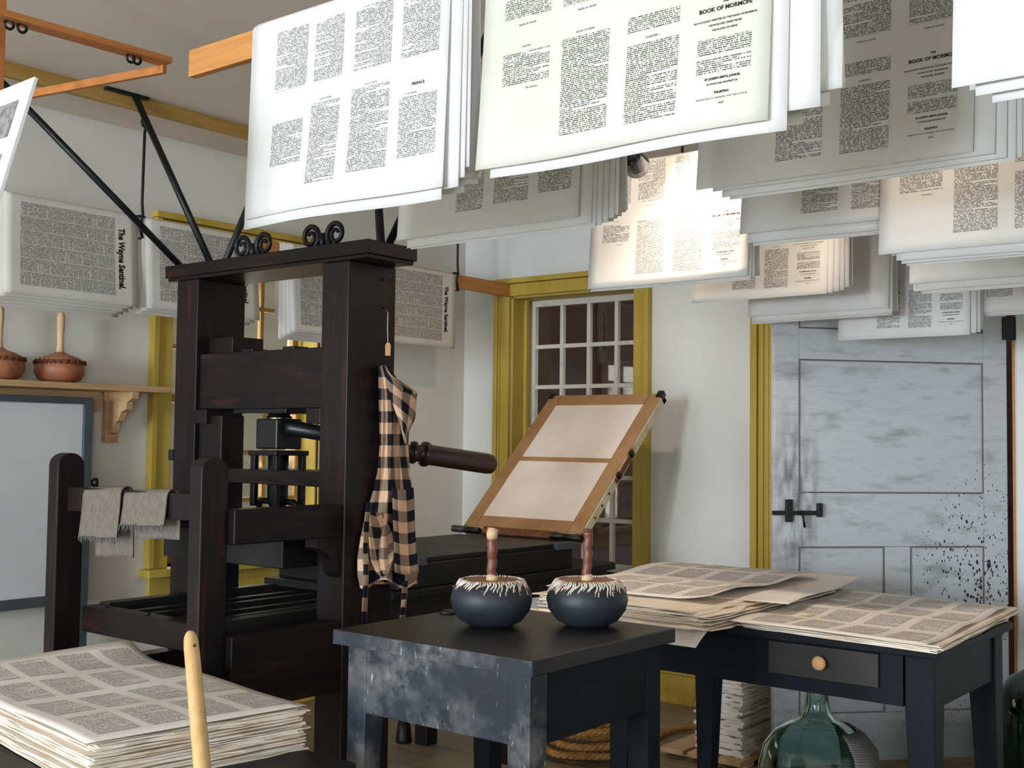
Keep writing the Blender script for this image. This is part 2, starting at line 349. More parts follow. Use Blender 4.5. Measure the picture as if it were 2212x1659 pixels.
mb = MB(); mb.box(XR, -2.22, WL, WL+.25, 0, CEIL).box(-2.22, -.98, WL, WL+.25, 0, .75).box(-2.22, -.98, WL, WL+.25, 2.36, CEIL).box(-.98, LX0, WL, WL+.25, 0, CEIL).box(LX1, WB, WL, WL+.25, 0, CEIL).box(LX0, LX1, WL, WL+.25, 0, LZ0).box(LX0, LX1, WL, WL+.25, LZ1, CEIL)
struct('wall_left', mb, M['plaster_left'])
wall_x('wall_rear', XR-.2, XR, YR, WL+.25, [(.65, 1.85, .8, 2.44), (2.7, 3.9, .8, 2.44)], M['plaster'])
struct('wall_right', bx(XR, -2.9, YR-.2, YR, 0, CEIL).box(-1.5, WB, YR-.2, YR, 0, CEIL).box(-2.9, -1.5, YR-.2, YR, 0, .78).box(-2.9, -1.5, YR-.2, YR, 2.42, CEIL), M['plaster'])
struct('ceiling', bx(XR-.2, WB+.25, YR-.2, WL+.25, CEIL, CEIL+.15), M['ceiling'])
fl = struct('floor', bx(XR-.2, WB+.25, YR-.2, WL+.25, -.12, -.012), M['subfloor'])
x = XR; 
while x < WB:
    w = random.uniform(.15, .2); y = YR
    w = min(w, WB-x)
    if w > .03:
        cut = random.uniform(.5, 3.2)
        for a, b in ((YR, cut), (cut+.002, WL)):
            mb = bx(x+.0015, x+w-.0015, a, b, -.012, random.uniform(-.001, .0005)); mb.build('plank', M['floor'], fl)
    x += w
struct('ground_outside', bx(-14, 14, -10, 14, -.5, -.3), M['ground'])
struct('neighbour_wall', bx(7.6, 7.75, -1, 9, -.3, 6), M['outside_wall'])
struct('shed_wall', bx(0, 7.3, 6.6, 6.75, -.3, 5), M['shed'])
# baseboards
struct('baseboard_back', bx(WB-.022, WB, DY1+.155, WL, 0, .145).box(WB-.026, WB-.001, DY1+.156, WL-.001, .146, .165), M['ochre'], .003)
struct('baseboard_left', bx(1.2, WB-.03, WL-.022, WL, 0, .145).box(1.201, WB-.03, WL-.026, WL-.001, .146, .165), M['ochre'], .003)

# window_1 in the back wall
w1 = struct_root('window_1', (WB, (WY0+WY1)/2, WZ0))
def casing_x(root, y0, y1, z0, z1, wdt):
    for nm, a in (('casing_side', (y1, y1+wdt, z0, z1+wdt)), ('casing_side', (y0-wdt, y0, z0, z1+wdt))):
        s = 1 if a[0] >= y1 else -1; e = a[1] if s > 0 else a[0]
        mb = bx(WB-.025, WB, *((a[0], a[1]-.002) if s > 0 else (a[0]+.002, a[1])), a[2], a[3]-.002)
        mb.box(WB-.042, WB-.001, *sorted((e, e-s*.028)), a[2]+.001, a[3]-.031).box(WB-.034, WB-.001, *sorted((e-s*.0285, e-s*.04)), a[2]+.001, a[3]-.031); mb.build(nm, M['ochre'], root, .003)
    bx(WB-.0255, WB, y0+.001, y1-.001, z1, z1+wdt-.03).box(WB-.043, WB, y0-wdt-.001, y1+wdt, z1+wdt-.028, z1+wdt).build('casing_head', M['ochre'], root, .003)
casing_x(w1, WY0, WY1, WZ0, WZ1, .098)
bx(WB-.075, WB+.2, WY0-.115, WY1+.115, WZ0-.035, WZ0).build('sill', M['ochre'], w1, .004)
bx(WB-.02, WB, WY0-.09, WY1+.09, WZ0-.13, WZ0-.035).build('sill_apron', M['ochre'], w1, .003)
bx(WB, WB+.2, WY1-.012, WY1, WZ0, WZ1).box(WB+.10, WB+.13, WY1-.03, WY1, WZ0, WZ1).build('reveal_lining', M['ochre'], w1, .002)
bx(WB, WB+.2, WY0, WY0+.012, WZ0, WZ1).build('reveal_lining', M['ochre'], w1, .002)
bx(WB, WB+.2, WY0, WY1, WZ1-.012, WZ1).build('reveal_lining', M['ochre'], w1, .002)
def sash_x(root, x, y0, y1, z0, z1, ncol, nrow, rail=.035, mun=.022, matw='white_wood', pane='pane', th=.032):
    s = MB().box(x, x+th, y0, y0+rail, z0, z1).box(x, x+th, y1-rail, y1, z0, z1).box(x, x+th, y0+rail, y1-rail, z0, z0+rail*1.2).box(x, x+th, y0+rail, y1-rail, z1-rail, z1).build('sash', M[matw], root, .002)
    iy0, iy1, iz0, iz1 = y0+rail, y1-rail, z0+rail*1.2, z1-rail; pw = (iy1-iy0)/ncol; ph = (iz1-iz0)/nrow
    for i in range(1, ncol): bx(x+.004, x+th-.004, iy0+i*pw-mun/2, iy0+i*pw+mun/2, iz0, iz1).build('muntin', M[matw], s)
    for j in range(1, nrow): bx(x+.006, x+th-.006, iy0, iy1, iz0+j*ph-mun/2, iz0+j*ph+mun/2).build('muntin', M[matw], s)
    for i in range(ncol):
        for j in range(nrow):
            bx(x+.014, x+.017, iy0+i*pw+.003, iy0+(i+1)*pw-.003, iz0+j*ph+.003, iz0+(j+1)*ph-.003).build('pane', M[pane], s)
sash_x(w1, WB+.16, WY0+.012, WY1-.012, 1.33, WZ1-.012, 4, 3)
sash_x(w1, WB+.125, WY0+.012, WY1-.012, WZ0, 1.37, 4, 3)
# window_2 in the left wall: built along x, so same parts with swapped axes
w2 = struct_root('window_2', ((LX0+LX1)/2, WL, LZ0))
for a, b, e in ((LX0-.11, LX0, LX0-.11), (LX1, LX1+.11, LX1+.082)):
    bx(a+.002, b-.002, WL-.025, WL, LZ0, LZ1+.058).box(e, e+.028, WL-.042, WL-.001, LZ0+.001, LZ1+.06).build('casing_side', M['ochre'], w2, .003)
bx(LX0+.001, LX1-.001, WL-.0255, WL, LZ1, LZ1+.058).box(LX0-.111, LX1+.11, WL-.042, WL, LZ1+.062, LZ1+.09).build('casing_head', M['ochre'], w2, .003)
bx(LX0-.13, LX1+.13, WL-.075, WL+.2, LZ0-.035, LZ0).build('sill', M['ochre'], w2, .004)
bx(LX0-.09, LX1+.09, WL-.02, WL, LZ0-.13, LZ0-.035).build('sill_apron', M['ochre'], w2, .003)
for a, b in ((LX0, LX0+.012), (LX1-.012, LX1)):
    mb = bx(a, b, WL, WL+.2, LZ0, LZ1)
    if a > 3.5:
        mb.box(a-.008, b, WL+.0, WL+.04, LZ0, LZ1).box(a-.008, b, WL+.12, WL+.15, LZ0, LZ1).box(a-.006, b, WL, WL+.2, 1.62, 1.67)
    mb.build('reveal_lining', M['ochre'], w2, .002)
bx(LX0, LX1, WL, WL+.2, LZ1-.012, LZ1).build('reveal_lining', M['ochre'], w2, .002)
def sash_y(root, y, x0, x1, z0, z1, ncol, nrow, rail=.035, mun=.02, th=.032):
    s = MB().box(x0, x0+rail, y, y+th, z0, z1).box(x1-rail, x1, y, y+th, z0, z1).box(x0+rail, x1-rail, y, y+th, z0, z0+rail*1.3).box(x0+rail, x1-rail, y, y+th, z1-rail, z1).build('sash', M['pine_gold'], root, .002)
    ix0, ix1, iz0, iz1 = x0+rail, x1-rail, z0+rail*1.3, z1-rail; pw = (ix1-ix0)/ncol; ph = (iz1-iz0)/nrow
    for i in range(1, ncol): bx(ix0+i*pw-mun/2, ix0+i*pw+mun/2, y+.004, y+th-.004, iz0, iz1).build('muntin', M['pine_gold'], s)
    for j in range(1, nrow): bx(ix0, ix1, y+.006, y+th-.006, iz0+j*ph-mun/2, iz0+j*ph+mun/2).build('muntin', M['pine_gold'], s)
    for i in range(ncol):
        for j in range(nrow): bx(ix0+i*pw+.003, ix0+(i+1)*pw-.003, y+.014, y+.017, iz0+j*ph+.003, iz0+(j+1)*ph-.003).build('pane', M['pane_grimy'], s)
sash_y(w2, WL+.15, LX0+.012, LX1-.012, 1.45, LZ1-.012, 4, 3)
sash_y(w2, WL+.115, LX0+.012, LX1-.012, LZ0, 1.49, 4, 3)
for i, yy in enumerate((.65, 2.7)):
    r = struct_root('window_%d' % (i+3), (XR, yy+.6, .8))
    bx(XR-.01, XR+.02, yy-.1, yy, .8, 2.54).build('casing_side', M['ochre'], r); bx(XR-.01, XR+.02, yy+1.2, yy+1.3, .8, 2.54).build('casing_side', M['ochre'], r)
    bx(XR-.01, XR+.02, yy, yy+1.2, 2.44, 2.54).build('casing_head', M['ochre'], r); bx(XR-.15, XR+.05, yy-.1, yy+1.3, .765, .8).build('sill', M['ochre'], r)
r = struct_root('window_6', (-2.2, YR, .78))  # unseen right-wall window, added to go with the fill light there
bx(-3.0, -2.9, YR-.01, YR+.02, .78, 2.52).build('casing_side', M['ochre'], r); bx(-1.5, -1.4, YR-.01, YR+.02, .78, 2.52).build('casing_side', M['ochre'], r)
bx(-2.9, -1.5, YR-.01, YR+.02, 2.42, 2.52).build('casing_head', M['ochre'], r); bx(-3.0, -1.4, YR-.15, YR+.05, .745, .78).build('sill', M['ochre'], r)
r = struct_root('window_5', (-1.6, WL, .75))  # unseen left-wall window, added for the extra bounce light
bx(-2.32, -2.22, WL-.02, WL+.01, .75, 2.46).build('casing_side', M['ochre'], r); bx(-.98, -.88, WL-.02, WL+.01, .75, 2.46).build('casing_side', M['ochre'], r)
bx(-2.22, -.98, WL-.02, WL+.01, 2.36, 2.46).build('casing_head', M['ochre'], r); bx(-2.32, -.88, WL-.05, WL+.15, .715, .75).build('sill', M['ochre'], r)

# door trim + door standing half open into the room
tr_ = struct_root('trim_1', (WB, DY1+.07, 0))
bx(WB-.028, WB, DY1, DY1+.148, 0, DH+.138).box(WB-.05, WB-.001, DY1+.115, DY1+.15, .001, DH+.14).box(WB-.038, WB-.001, DY1+.085, DY1+.1, .001, DH+.137).box(WB-.034, WB-.001, DY1+.06, DY1+.07, .001, DH+.137).build('casing_side', M['ochre'], tr_, .003)
bx(WB-.028, WB, DY0, DY1, DH, DH+.14).build('casing_head', M['ochre'], tr_, .003)
bx(WB-.028, WB, DY0-.15, DY0-.012, 0, DH+.14).build('casing_side', M['plaster'], tr_, .003)
bx(WB, WB+.25, DY1-.012, DY1, 0, DH).build('jamb', M['white_wood'], tr_); bx(WB, WB+.25, DY0, DY0+.012, 0, DH).build('jamb', M['pine'], tr_); bx(WB, WB+.25, DY0, DY1, DH-.012, DH).build('jamb', M['white_wood'], tr_)
bx(WB-.05, WB-.028, DY1+.002, DY1+.02, 1.07, 1.15).build('latch_keeper', M['black'], tr_, .002)
bx(WB, WB+.25, DY0, DY1, -.012, .02).build('threshold', M['white_wood'], tr_)
DW, DT = 1.02, .032
door = bpy.data.objects.new('door_1', None); col.objects.link(door); door['kind'] = 'structure'; door['local'] = 1
ang = math.radians(48)
door.location = (WB-.03, DY0+.034, 0); door.rotation_euler = (0, 0, math.atan2(math.cos(ang), -math.sin(ang)))
# local: +x from hinge to latch edge; room-facing side is +y
dz0, dzt = .03, DH-.02
def dpart(name, x0, x1, z0, z1, y0=-DT/2, y1=DT/2, mat='door', bev=.002): return bx(x0, x1, y0, y1, z0, z1).build(name, M[mat], door, bev)
sw = .105
dpart('stile', 0, sw, dz0, dzt); dpart('stile', DW-sw, DW, dz0, dzt)
rails = [(dz0, .22), (.885, 1.10), (1.64, 1.765), (dzt-.12, dzt)]
for a, b in rails: dpart('rail', sw+.001, DW-sw-.001, a, b)
dpart('muntin', .435, .545, .221, .884)
for a, b, c_, d_ in ((sw, .434, .221, .884), (.546, DW-sw, .221, .884), (sw, DW-sw, 1.101, 1.639), (sw, DW-sw, 1.766, dzt-.121)):
    dpart('panel', a+.001, b-.001, c_+.001, d_-.001, -.009, .009, 'door', .001)
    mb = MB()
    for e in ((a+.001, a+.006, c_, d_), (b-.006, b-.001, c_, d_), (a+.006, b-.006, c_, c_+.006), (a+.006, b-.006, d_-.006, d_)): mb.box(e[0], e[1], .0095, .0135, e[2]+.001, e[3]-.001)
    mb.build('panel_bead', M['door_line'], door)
# the visible face is -y or +y depending on swing; latch on the room side (both sides get the plates)
lt = MB()
s_ = 1
lt.box(DW-.075, DW-.045, s_*(DT/2), s_*(DT/2+.014), .985, 1.075)
lt.box(DW-.18, DW+.012, s_*(DT/2+.006), s_*(DT/2+.013), 1.012, 1.030)
lt.box(DW-.20, DW-.178, s_*(DT/2), s_*(DT/2+.018), 1.005, 1.06)
latch = lt.build('latch', M['black'], door, .002)
MB().tube([(DW-.11, DT/2+.012, 1.03), (DW-.112, DT/2+.03, 1.0), (DW-.12, DT/2+.022, .965)], .005, 6).build('latch_thumb', M['black'], door)
bx(-.035, .02, .0, DT/2+.012, 1.74, 1.835).build('hinge', M['black'], door, .003); bx(-.035, .02, .0, DT/2+.012, .22, .315).build('hinge', M['black'], door, .003)

# ------------------------------------------------------------------ hand press
CX, CYc = 2.714, 3.202            # spindle axis
pr = thing('hand_press', (CX, CYc, 0), 'tall dark wooden hand printing press with iron screw, bar and long carriage', 'printing press')
bx(2.589, 2.818, 2.648, 3.717, 1.885, 1.930).box(2.597, 2.81, 2.656, 3.709, 1.872, 1.886).build('cap_beam', M['press_h'], pr, .003)
bx(2.603, 2.818, 2.745, 2.871, 0, 1.872).build('cheek', M['press'], pr, .004)
bx(2.603, 2.818, 3.533, 3.659, 0, 1.872).build('cheek', M['press'], pr, .004)
hd = bx(2.618, 2.80, 2.871, 3.533, 1.397, 1.598).build('head_beam', M['press_h'], pr, .004)
for yy in (3.10, 3.32): bx(2.66, 2.73, yy-.03, yy+.03, 1.598, 1.612).build('bolt_plate', M['iron'], hd, .003)
bx(2.606, 2.81, 2.871, 3.533, .502, .66).build('winter_beam', M['press_h'], pr, .004)
bx(2.66, 2.80, 3.40, 3.533, 1.598, 1.66).build('packing_block', M['press'], pr, .003)
def round_post(y0, y1, x0=2.079, x1=2.174, zt=1.24):
    r = (x1-x0)/2; poly = [(x0, 0), (x1, 0)] + [((x0+x1)/2+r*math.cos(a), zt-r*.85+r*.85*math.sin(a)) for a in [PI*k/10 for k in range(11)]]
    return MB().prism(poly, lambda a, b, sd: Vector((a, y0 if sd == 0 else y1, b))).build('post', M['press'], pr, .004)
round_post(2.782, 2.84); round_post(3.54, 3.60)
for y0, y1 in ((2.752, 2.825), (3.545, 3.62)):
    bx(2.175, 2.603, y0, y1, .985, 1.087).build('upper_rail', M['press_h'], pr, .004)
    bx(2.175, 2.603, y0, y1, *((.50, .719) if y0 < 3 else (.40, .54))).build('lower_rail', M['press_h'], pr, .004)
bx(2.10, 2.17, 2.84, 3.54, .44, .545).build('stretcher', M['press_h'], pr, .004)
bx(2.115, 2.15, 2.835, 3.545, 1.051, 1.13).build('towel_bar', M['press'], pr, .003)
# corner brackets under the upper rail by the cheek
pts = [(0, 0), (0, -.13), (.02, -.115), (.035, -.07), (.06, -.045), (.1, -.03), (.1, 0)]
MB().prism([(2.602-a, .985+b) for a, b in pts], lambda a, b, sd: Vector((a, 2.76 if sd == 0 else 2.815, b))).build('corner_bracket', M['press'], pr)
# screw, socket, bar, hose
def lth(prof, z, name, mat, n=28): return MB().lathe(prof, (CX, CYc, z), n).build(name, M[mat], pr)
bx(CX-.09, CX+.09, CYc-.14, CYc+.14, 1.382, 1.398).build('head_plate', M['iron'], pr, .002)
lth([(0, 0), (.042, 0), (.045, .006), (.045, .016), (.036, .02), (.036, .034), (.042, .038), (.042, .046), (0, .046)], 1.356, 'brass_collar', 'steel')
lth([(0, 0), (.038, 0), (.038, .03), (0, .03)], 1.352, 'screw_neck', 'black')
bx(CX-.057, CX+.057, CYc-.057, CYc+.057, 1.258, 1.364).build('bar_socket', M['black'], pr, .006)
bx(CX-.075, CX+.075, CYc-.075, CYc+.075, 1.236, 1.253).build('hose_cap', M['iron'], pr, .003)
for sx in (-1, 1):
    for sy in (-1, 1): MB().box(CX+sx*.058-.009, CX+sx*.058+.009, CYc+sy*.058-.012, CYc+sy*.058+.012, 1.06, 1.237).build('hose_rod', M['iron'], pr, .002)
lth([(0, 0), (.02, 0), (.03, .05), (.036, .07), (.036, .235), (0, .235)], 1.01, 'spindle', 'iron', 8)
bx(2.625, 2.80, 2.871, 3.533, 1.138, 1.188).build('till_board', M['press_h'], pr, .003)
for s_ in (-1, 1):
    pth = [(CX, CYc+s_*.02, 1.075), (CX, CYc+s_*.085, 1.075), (CX, CYc+s_*.098, 1.068), (CX, CYc+s_*.10, 1.04), (CX, CYc+s_*.115, 1.012), (CX, CYc+s_*.15, 1.006), (CX-.02, CYc+s_*.20, 1.025)]
    MB().tube(pth, .011, 8).build('hose_hook', M['iron'], pr)
for yy in (2.90, 3.50): bx(2.60, 2.68, yy-.035, yy+.035, 1.345, 1.396).build('guide_block', M['press'], pr, .003)
bx(2.62, 2.72, 3.40, 3.533, 1.005, 1.375).build('side_guide', M['press'], pr, .004)
bx(2.59, 2.65, 2.872, 2.93, .99, 1.07).build('guide_block', M['greyblue'], pr, .003)
bx(2.60, 2.80, 3.66, 3.685, 1.21, 1.25).build('cheek_catch', M['black'], pr, .002)
bx(2.47, 2.95, 2.885, 3.515, .882, .985).build('platen', M['carriage'], pr, .004)
hb = onx(640, 925, CX-.03); h1 = onx(760, 950, 2.86); h2 = onx(884, 976, 2.99); h3 = onx(1068, 1004, 3.30)
dirh = (h3-h2).normalized()
bar = MB().tube([(CX, CYc-.03, hb.z+.002), (CX+.0, CYc-.075, hb.z), h1*.5+Vector((CX, CYc-.1, hb.z))*.5, h1, h2, h2+dirh*.05], [.03, .028, .026, .026, .024, .024], 12).build('press_bar', M['black'], pr)
L = (h3-h2).length
MB().lathe([(0, 0), (.034, 0), (.04, .012), (.04, .02), (.030, .028), (.030, .045), (.043, .05), (.045, .06), (.043, .07), (.036, .075), (.037, L-.03), (.034, L-.012), (.024, L), (0, L)], h2, 20, ax=dirh).build('bar_handle', M['brick_red'], pr)
# carriage: rails, coffin, plank
for y0, y1 in ((2.876, 2.93), (3.475, 3.53)): bx(2.235, 4.30, y0, y1, .667, .745).build('side_rail', M['carriage'], pr, .003)
for y0, y1 in ((3.02, 3.05), (3.12, 3.145), (3.26, 3.285), (3.35, 3.38)): bx(2.235, 4.25, y0, y1, .69, .73).build('rib', M['carriage'], pr, .002)
fb = bx(2.175, 2.235, 2.872, 3.535, .653, .737).build('end_beam', M['press_h'], pr, .003)
for yy in (2.95, 3.21, 3.44): MB().lathe([(0, .008), (.006, .007), (.01, 0)], (2.205, yy, .737), 10).build('bolt_head', M['lamp_chrome'], fb)
pk = MB(); pk.prism([(2.95, 2.86), (4.34, 2.86), (4.385, 2.90), (4.385, 3.51), (4.34, 3.55), (2.95, 3.55)], lambda a, b, sd: Vector((a, b, .737 if sd == 0 else .765))).build('carriage_plank', M['carriage'], pr, .004)
cf = bx(3.0, 4.05, 2.885, 3.525, .765, .853).build('coffin', M['carriage'], pr, .005)
bx(3.02, 3.60, 2.90, 3.51, .853, .871).build('bed_plate', M['carriage'], cf, .003); bx(3.606, 4.045, 2.90, 3.51, .853, .871).build('bed_plate', M['carriage'], cf, .003)
for xx in (3.02, 3.93): bx(xx, xx+.12, 2.878, 2.90, .845, .876).build('corner_iron', M['greyblue'], cf, .003)
bx(4.05, 4.075, 3.0, 3.03, .79, .83).build('coffin_catch', M['black'], cf, .003)
bx(3.72, 3.79, 2.93, 3.0, 0, .737).build('carriage_leg', M['press'], pr, .004); bx(3.72, 3.79, 3.40, 3.47, 0, .737).build('carriage_leg', M['press'], pr, .004)
# tympan hinged up at the far end of the coffin
TY0, TY1 = 2.905, 3.57; tb = Vector((4.127, 0, .888)); tt = Vector((4.812, 0, 1.528)); tdir = (tt-tb); TL = tdir.length; tdir.normalize(); tn = Vector((-tdir.z, 0, tdir.x))
def tp(u, y, o): return tb + tdir*u + tn*o + Vector((0, y, 0))
def tbox(u0, u1, y0, y1, o0, o1):
    P = [tp(u, y, o) for u in (u0, u1) for y in (y0, y1) for o in (o0, o1)]
    return MB().add(P, [(0, 1, 3, 2), (4, 6, 7, 5), (0, 4, 5, 1), (2, 3, 7, 6), (0, 2, 6, 4), (1, 5, 7, 3)])
ty = tbox(0, TL, TY0, TY0+.035, -.045, 0)
for a in ((0, TL, TY1-.035, TY1), (0, .035, TY0, TY1), (TL-.035, TL, TY0, TY1)):
    q = tbox(*a, -.045, 0); ty.add(q.v, q.f)
tym = ty.build('tympan_frame', M['tymp_wood'], pr, .004)
mb = MB()
for a in ((.02, TL-.005, TY0+.003, TY0+.075), (.02, TL-.005, TY1-.075, TY1-.003), (.02, .085, TY0+.07, TY1-.07), (TL-.08, TL-.005, TY0+.07, TY1-.07), (TL*.485, TL*.485+.028, TY0+.07, TY1-.07)):
    q = tbox(*a, .0005, .004); mb.add(q.v, q.f)
mb.build('tympan_paper_border', M['brown_paper'], tym)
for a, b in ((.085, TL*.485), (TL*.485+.028, TL-.08)): tbox(a, b, TY0+.075, TY1-.075, .0, .0025).build('tympan_sheet', M['linen'], tym)
for yy in (TY0+.01, TY1-.015):
    tbox(TL-.03, TL+.012, yy-.012, yy+.02, -.02, .012).build('corner_iron', M['black'], tym, .004)
for yy in (TY0-.02, TY1-.12): MB().tube([(4.10, yy-.01, .885), (4.10, yy+.15, .888)], .016, 10).build('hinge', M['black'], tym)
tbox(-.02, .03, TY0+.12, TY1-.12, -.03, .003).build('tympan_bar', M['rust'], tym, .003)
tbox(TL*.38, TL*.58, TY0-.008, TY0, -.03, -.005).build('frisket_catch', M['rust'], tym, .002)
for uu in (.40, .55): tbox(TL*uu, TL*uu+.025, TY0-.02, TY0-.002, -.022, .006).build('screw_knob', M['black'], tym, .004)
for uu in (.14, .22, .30): tbox(TL*uu, TL*uu+.008, TY0-.004, TY0, -.026, -.018).build('nail', M['black'], tym)
# iron scroll nuts on the cap
for yy in (3.30, 2.935):
    sc_ = MB().tube([(2.66, yy, 1.93), (2.66, yy, 1.985)], .013, 10).build('scroll_nut', M['iron'], pr)
    for s_ in (-1, 1):
        pts = []
        for k in range(30):
            a = k/29*PI*3.3; r = .045-.034*k/29; cx = yy+s_*.062
            pts.append((2.66, cx-s_*r*math.sin(a+.2), 1.978-r*math.cos(a+.2)*1.0))
        pts = [(2.66, yy+s_*.005, 1.936)]+pts
        MB().tube(pts, [.011-.005*k/30 for k in range(31)], 8).build('scroll', M['iron'], sc_)
for (bxp, byp), (tx, tyy) in (((386, 571), (-30, 142)), ((452, 562), (291, 206)), ((491, 555), (620, 240))):
    p = onx(bxp, byp, 2.70); q = onz(tx, tyy, CEIL-.005); d0 = (q-p).normalized(); p = p-d0*((p.z-1.925)/d0.z)
    MB().tube([p, q], .013, 8).build('ceiling_brace', M['iron'], pr)
for q in (Vector((2.72, 2.70, 0)), ):
    MB().tube([(2.70, 2.70, 1.925), onz(806, 250, CEIL-.005)], .015, 8).build('ceiling_brace', M['iron'], pr)
    MB().tube([(2.72, 2.69, 1.925), onz(1078, 22, CEIL-.005)], .013, 8).build('ceiling_brace', M['iron'], pr)
p = onz(291, 206, CEIL-.005); bx(p.x-.13, p.x+.06, p.y-.012, p.y+.012, CEIL-.012, CEIL).build('ceiling_plate', M['iron'], pr, .003)
MB().lathe([(0, .012), (.012, .01), (.016, 0)], (2.72, 2.75-.04, 1.93), 10).build('cap_bolt', M['iron'], pr)
# sloping foot step beside the press, and small hanging wedge behind the ink table
fs = thing('foot_step', (3.20, 2.42, 0), 'low dark wooden foot step on the floor under the ink table', 'step')
mt = Matrix.Translation((3.20, 2.42, 0)) @ Matrix.Rotation(.0, 4, 'Z')
MB().prism([(-.22, 0), (.22, 0), (.22, .07), (-.22, .135)], lambda a, b, sd: mt @ Vector((a, -.2 if sd == 0 else .2, b))).build('sloping_block', M['press'], fs, .004)
bx(2.975, 2.99, 2.22, 2.62, .13, .15).build('toe_strip', M['press'], fs, .003)
wp = onz(872, 1603, 0)
wdg = MB().lathe([(0, .0), (.036, 0), (.036, .012), (.018, .16), (0, .16)], (wp.x, wp.y, 0), 6)
tag(wdg.build('tapered_block', M['press']), 'small dark tapered wooden block standing on the floorboards behind the ink table', 'block')

# ------------------------------------------------------------------ ink table and two ink balls
TX0, TX1, TYa, TYb, TZ = 1.995, 2.585, 1.522, 2.138, .833
it = thing('ink_table', ((TX0+TX1)/2, (TYa+TYb)/2, 0), 'square blue-black ink table with worn scuffed paint, holding two ink balls', 'table')
bx(TX0, TX1, TYa, TYb, TZ-.036, TZ).build('table_top', M['inktop'], it, .003)
bx(TX0-.0012, TX0, TYa+.002, TYb-.002, TZ-.035, TZ-.002).build('worn_edge', M['inkworn'], it)
iz0, iz1 = .637, TZ-.036
bx(TX0+.028, TX0+.05, TYa+.075, TYb-.08, iz0, iz1).build('apron_board', M['inkworn'], it, .002)
bx(TX1-.06, TX1-.04, TYa+.08, TYb-.08, iz0, iz1).build('apron_board', M['blueblack'], it, .002)
bx(TX0+.09, TX1-.09, TYa+.028, TYa+.05, iz0, iz1).build('apron_board', M['blueblack'], it, .002)
bx(TX0+.09, TX1-.09, TYb-.055, TYb-.033, iz0, iz1).build('apron_board', M['blueblack'], it, .002)
def taper_leg(x0, x1, y0, y1, z0, z1, sx, sy, k=.62):
    """square leg, tapering on the inner faces below z0"""
    cx = x1 if sx > 0 else x0; cy = y1 if sy > 0 else y0
    f = lambda x, c: c+(x-c)*k
    top = [(x0, y0), (x1, y0), (x1, y1), (x0, y1)]; bot = [(f(x, cx), f(y, cy)) for x, y in top]
    vs = [(x, y, z1) for x, y in top]+[(x, y, z0) for x, y in top]+[(x, y, 0) for x, y in bot]
    fs = [(0, 1, 2, 3)]+[(i, 4+i, 4+(i+1) % 4, (i+1) % 4) for i in range(4)]+[(4+i, 8+i, 8+(i+1) % 4, 4+(i+1) % 4) for i in range(4)]+[(11, 10, 9, 8)]
    return MB().add(vs, [f[::-1] for f in fs])
for x0, sx in ((TX0+.026, -1), (TX1-.09, 1)):
    for y0, sy in ((TYa+.026, -1), (TYb-.09, 1)):
        taper_leg(x0, x0+.062, y0, y0+.062, iz0, iz1, sx, sy, .72).build('leg', M['inkworn'] if sx < 0 else M['blueblack'], it, .002)
# ink balls
def ink_ball(px, py, label, knot):
    p = onz(px, py, TZ); p = Vector((p.x, p.y, TZ))
    p.x += .035; p.y += .03
    r = thing('ink_ball', p, label, 'ink ball', 'black ink balls on the ink table')
    prof = [(0, .002), (.05, .0), (.078, .014), (.098, .04), (.104, .066), (.098, .09), (.084, .108), (.078, .114)]
    MB().lathe(prof, p, 40, sq=lambda a, z: 1+.012*math.sin(3*a+px)).build('leather_pad', M['ink_leather'], r)
    MB().lathe([(0, .113), (.06, .114), (.078, .112)], p, 32).build('wood_cap', M['ball_top'], r)
    fr = MB()
    for k in range(80):
        a = 2*PI*k/80+random.uniform(-.02, .02); l = random.uniform(.016, .04)*(1 if knot else random.choice((.5, 1, 1)))
        pts = []
        for j in range(6):
            q = j/5; s = q*l
            rr, zz = (.074, .116) if j == 0 else (.080+.022*min(1, s/.04)*1.05, .116-s*.85)
            pts.append(p+Vector((math.cos(a+.05*math.sin(j))*rr*.995, math.sin(a+.05*math.sin(j))*rr*.995, zz)))
        fr.tube(pts, [.002, .0026, .0025, .0022, .0018, .0008], 5)
    fr.build('gathered_fringe', M['fringe'], r)['kind'] = 'stuff'
    kn = MB()
    for k in range(14):
        a = 2*PI*k/14; kn.lathe([(0, .0), (.004, .002), (.004, .005), (0, .007)], p+Vector((math.cos(a)*.0945, math.sin(a)*.0945, .092)), 6)
    kn.build('tack', M['rust'], r)
    b = random.Random(px); pts = []; rad = []
    for j in range(12):
        z = .112+.128*j/11; pts.append(p+Vector((b.uniform(-.0025, .0025), b.uniform(-.0025, .0025), z))); rad.append(.0125+b.uniform(-.001, .0012))
    h = MB().tube(pts, rad, 12).build('handle', M['bark'], r)
    MB().tube([pts[0]+Vector((0, 0, -.002)), pts[1]+Vector((0, 0, .002))], [.0155, .0145], 10).build('handle_foot', M['cut_wood'], h)
    if knot < 1: MB().tube([pts[9]+Vector((0, 0, .0)), pts[10], pts[11]+Vector((0, 0, .002))], [.0135, .0148, .0138], 10).build('whittled_end', M['cut_wood'], h)
    else: MB().tube([pts[11]+Vector((0, 0, -.003)), pts[11]+Vector((0, 0, .0015))], [.0128, .0124], 10).build('whittled_end', M['bark'], h)
ink_ball(1062, 1357, 'black ink ball nearer the checked apron, its stick handle whittled pale at the top', 0)
ink_ball(1272, 1357, 'black ink ball nearer the stacked sheets, with a smooth brown stick handle and white gathers', 1)
rg = onz(968, 1325, TZ); tag(MB().lathe([(0, 0), (.022, 0), (.024, .004), (.012, .010), (0, .011)], rg, 8).build('ink_rag', M['black']), 'scrap of black ink rag lying at the back edge of the ink table', 'rag')

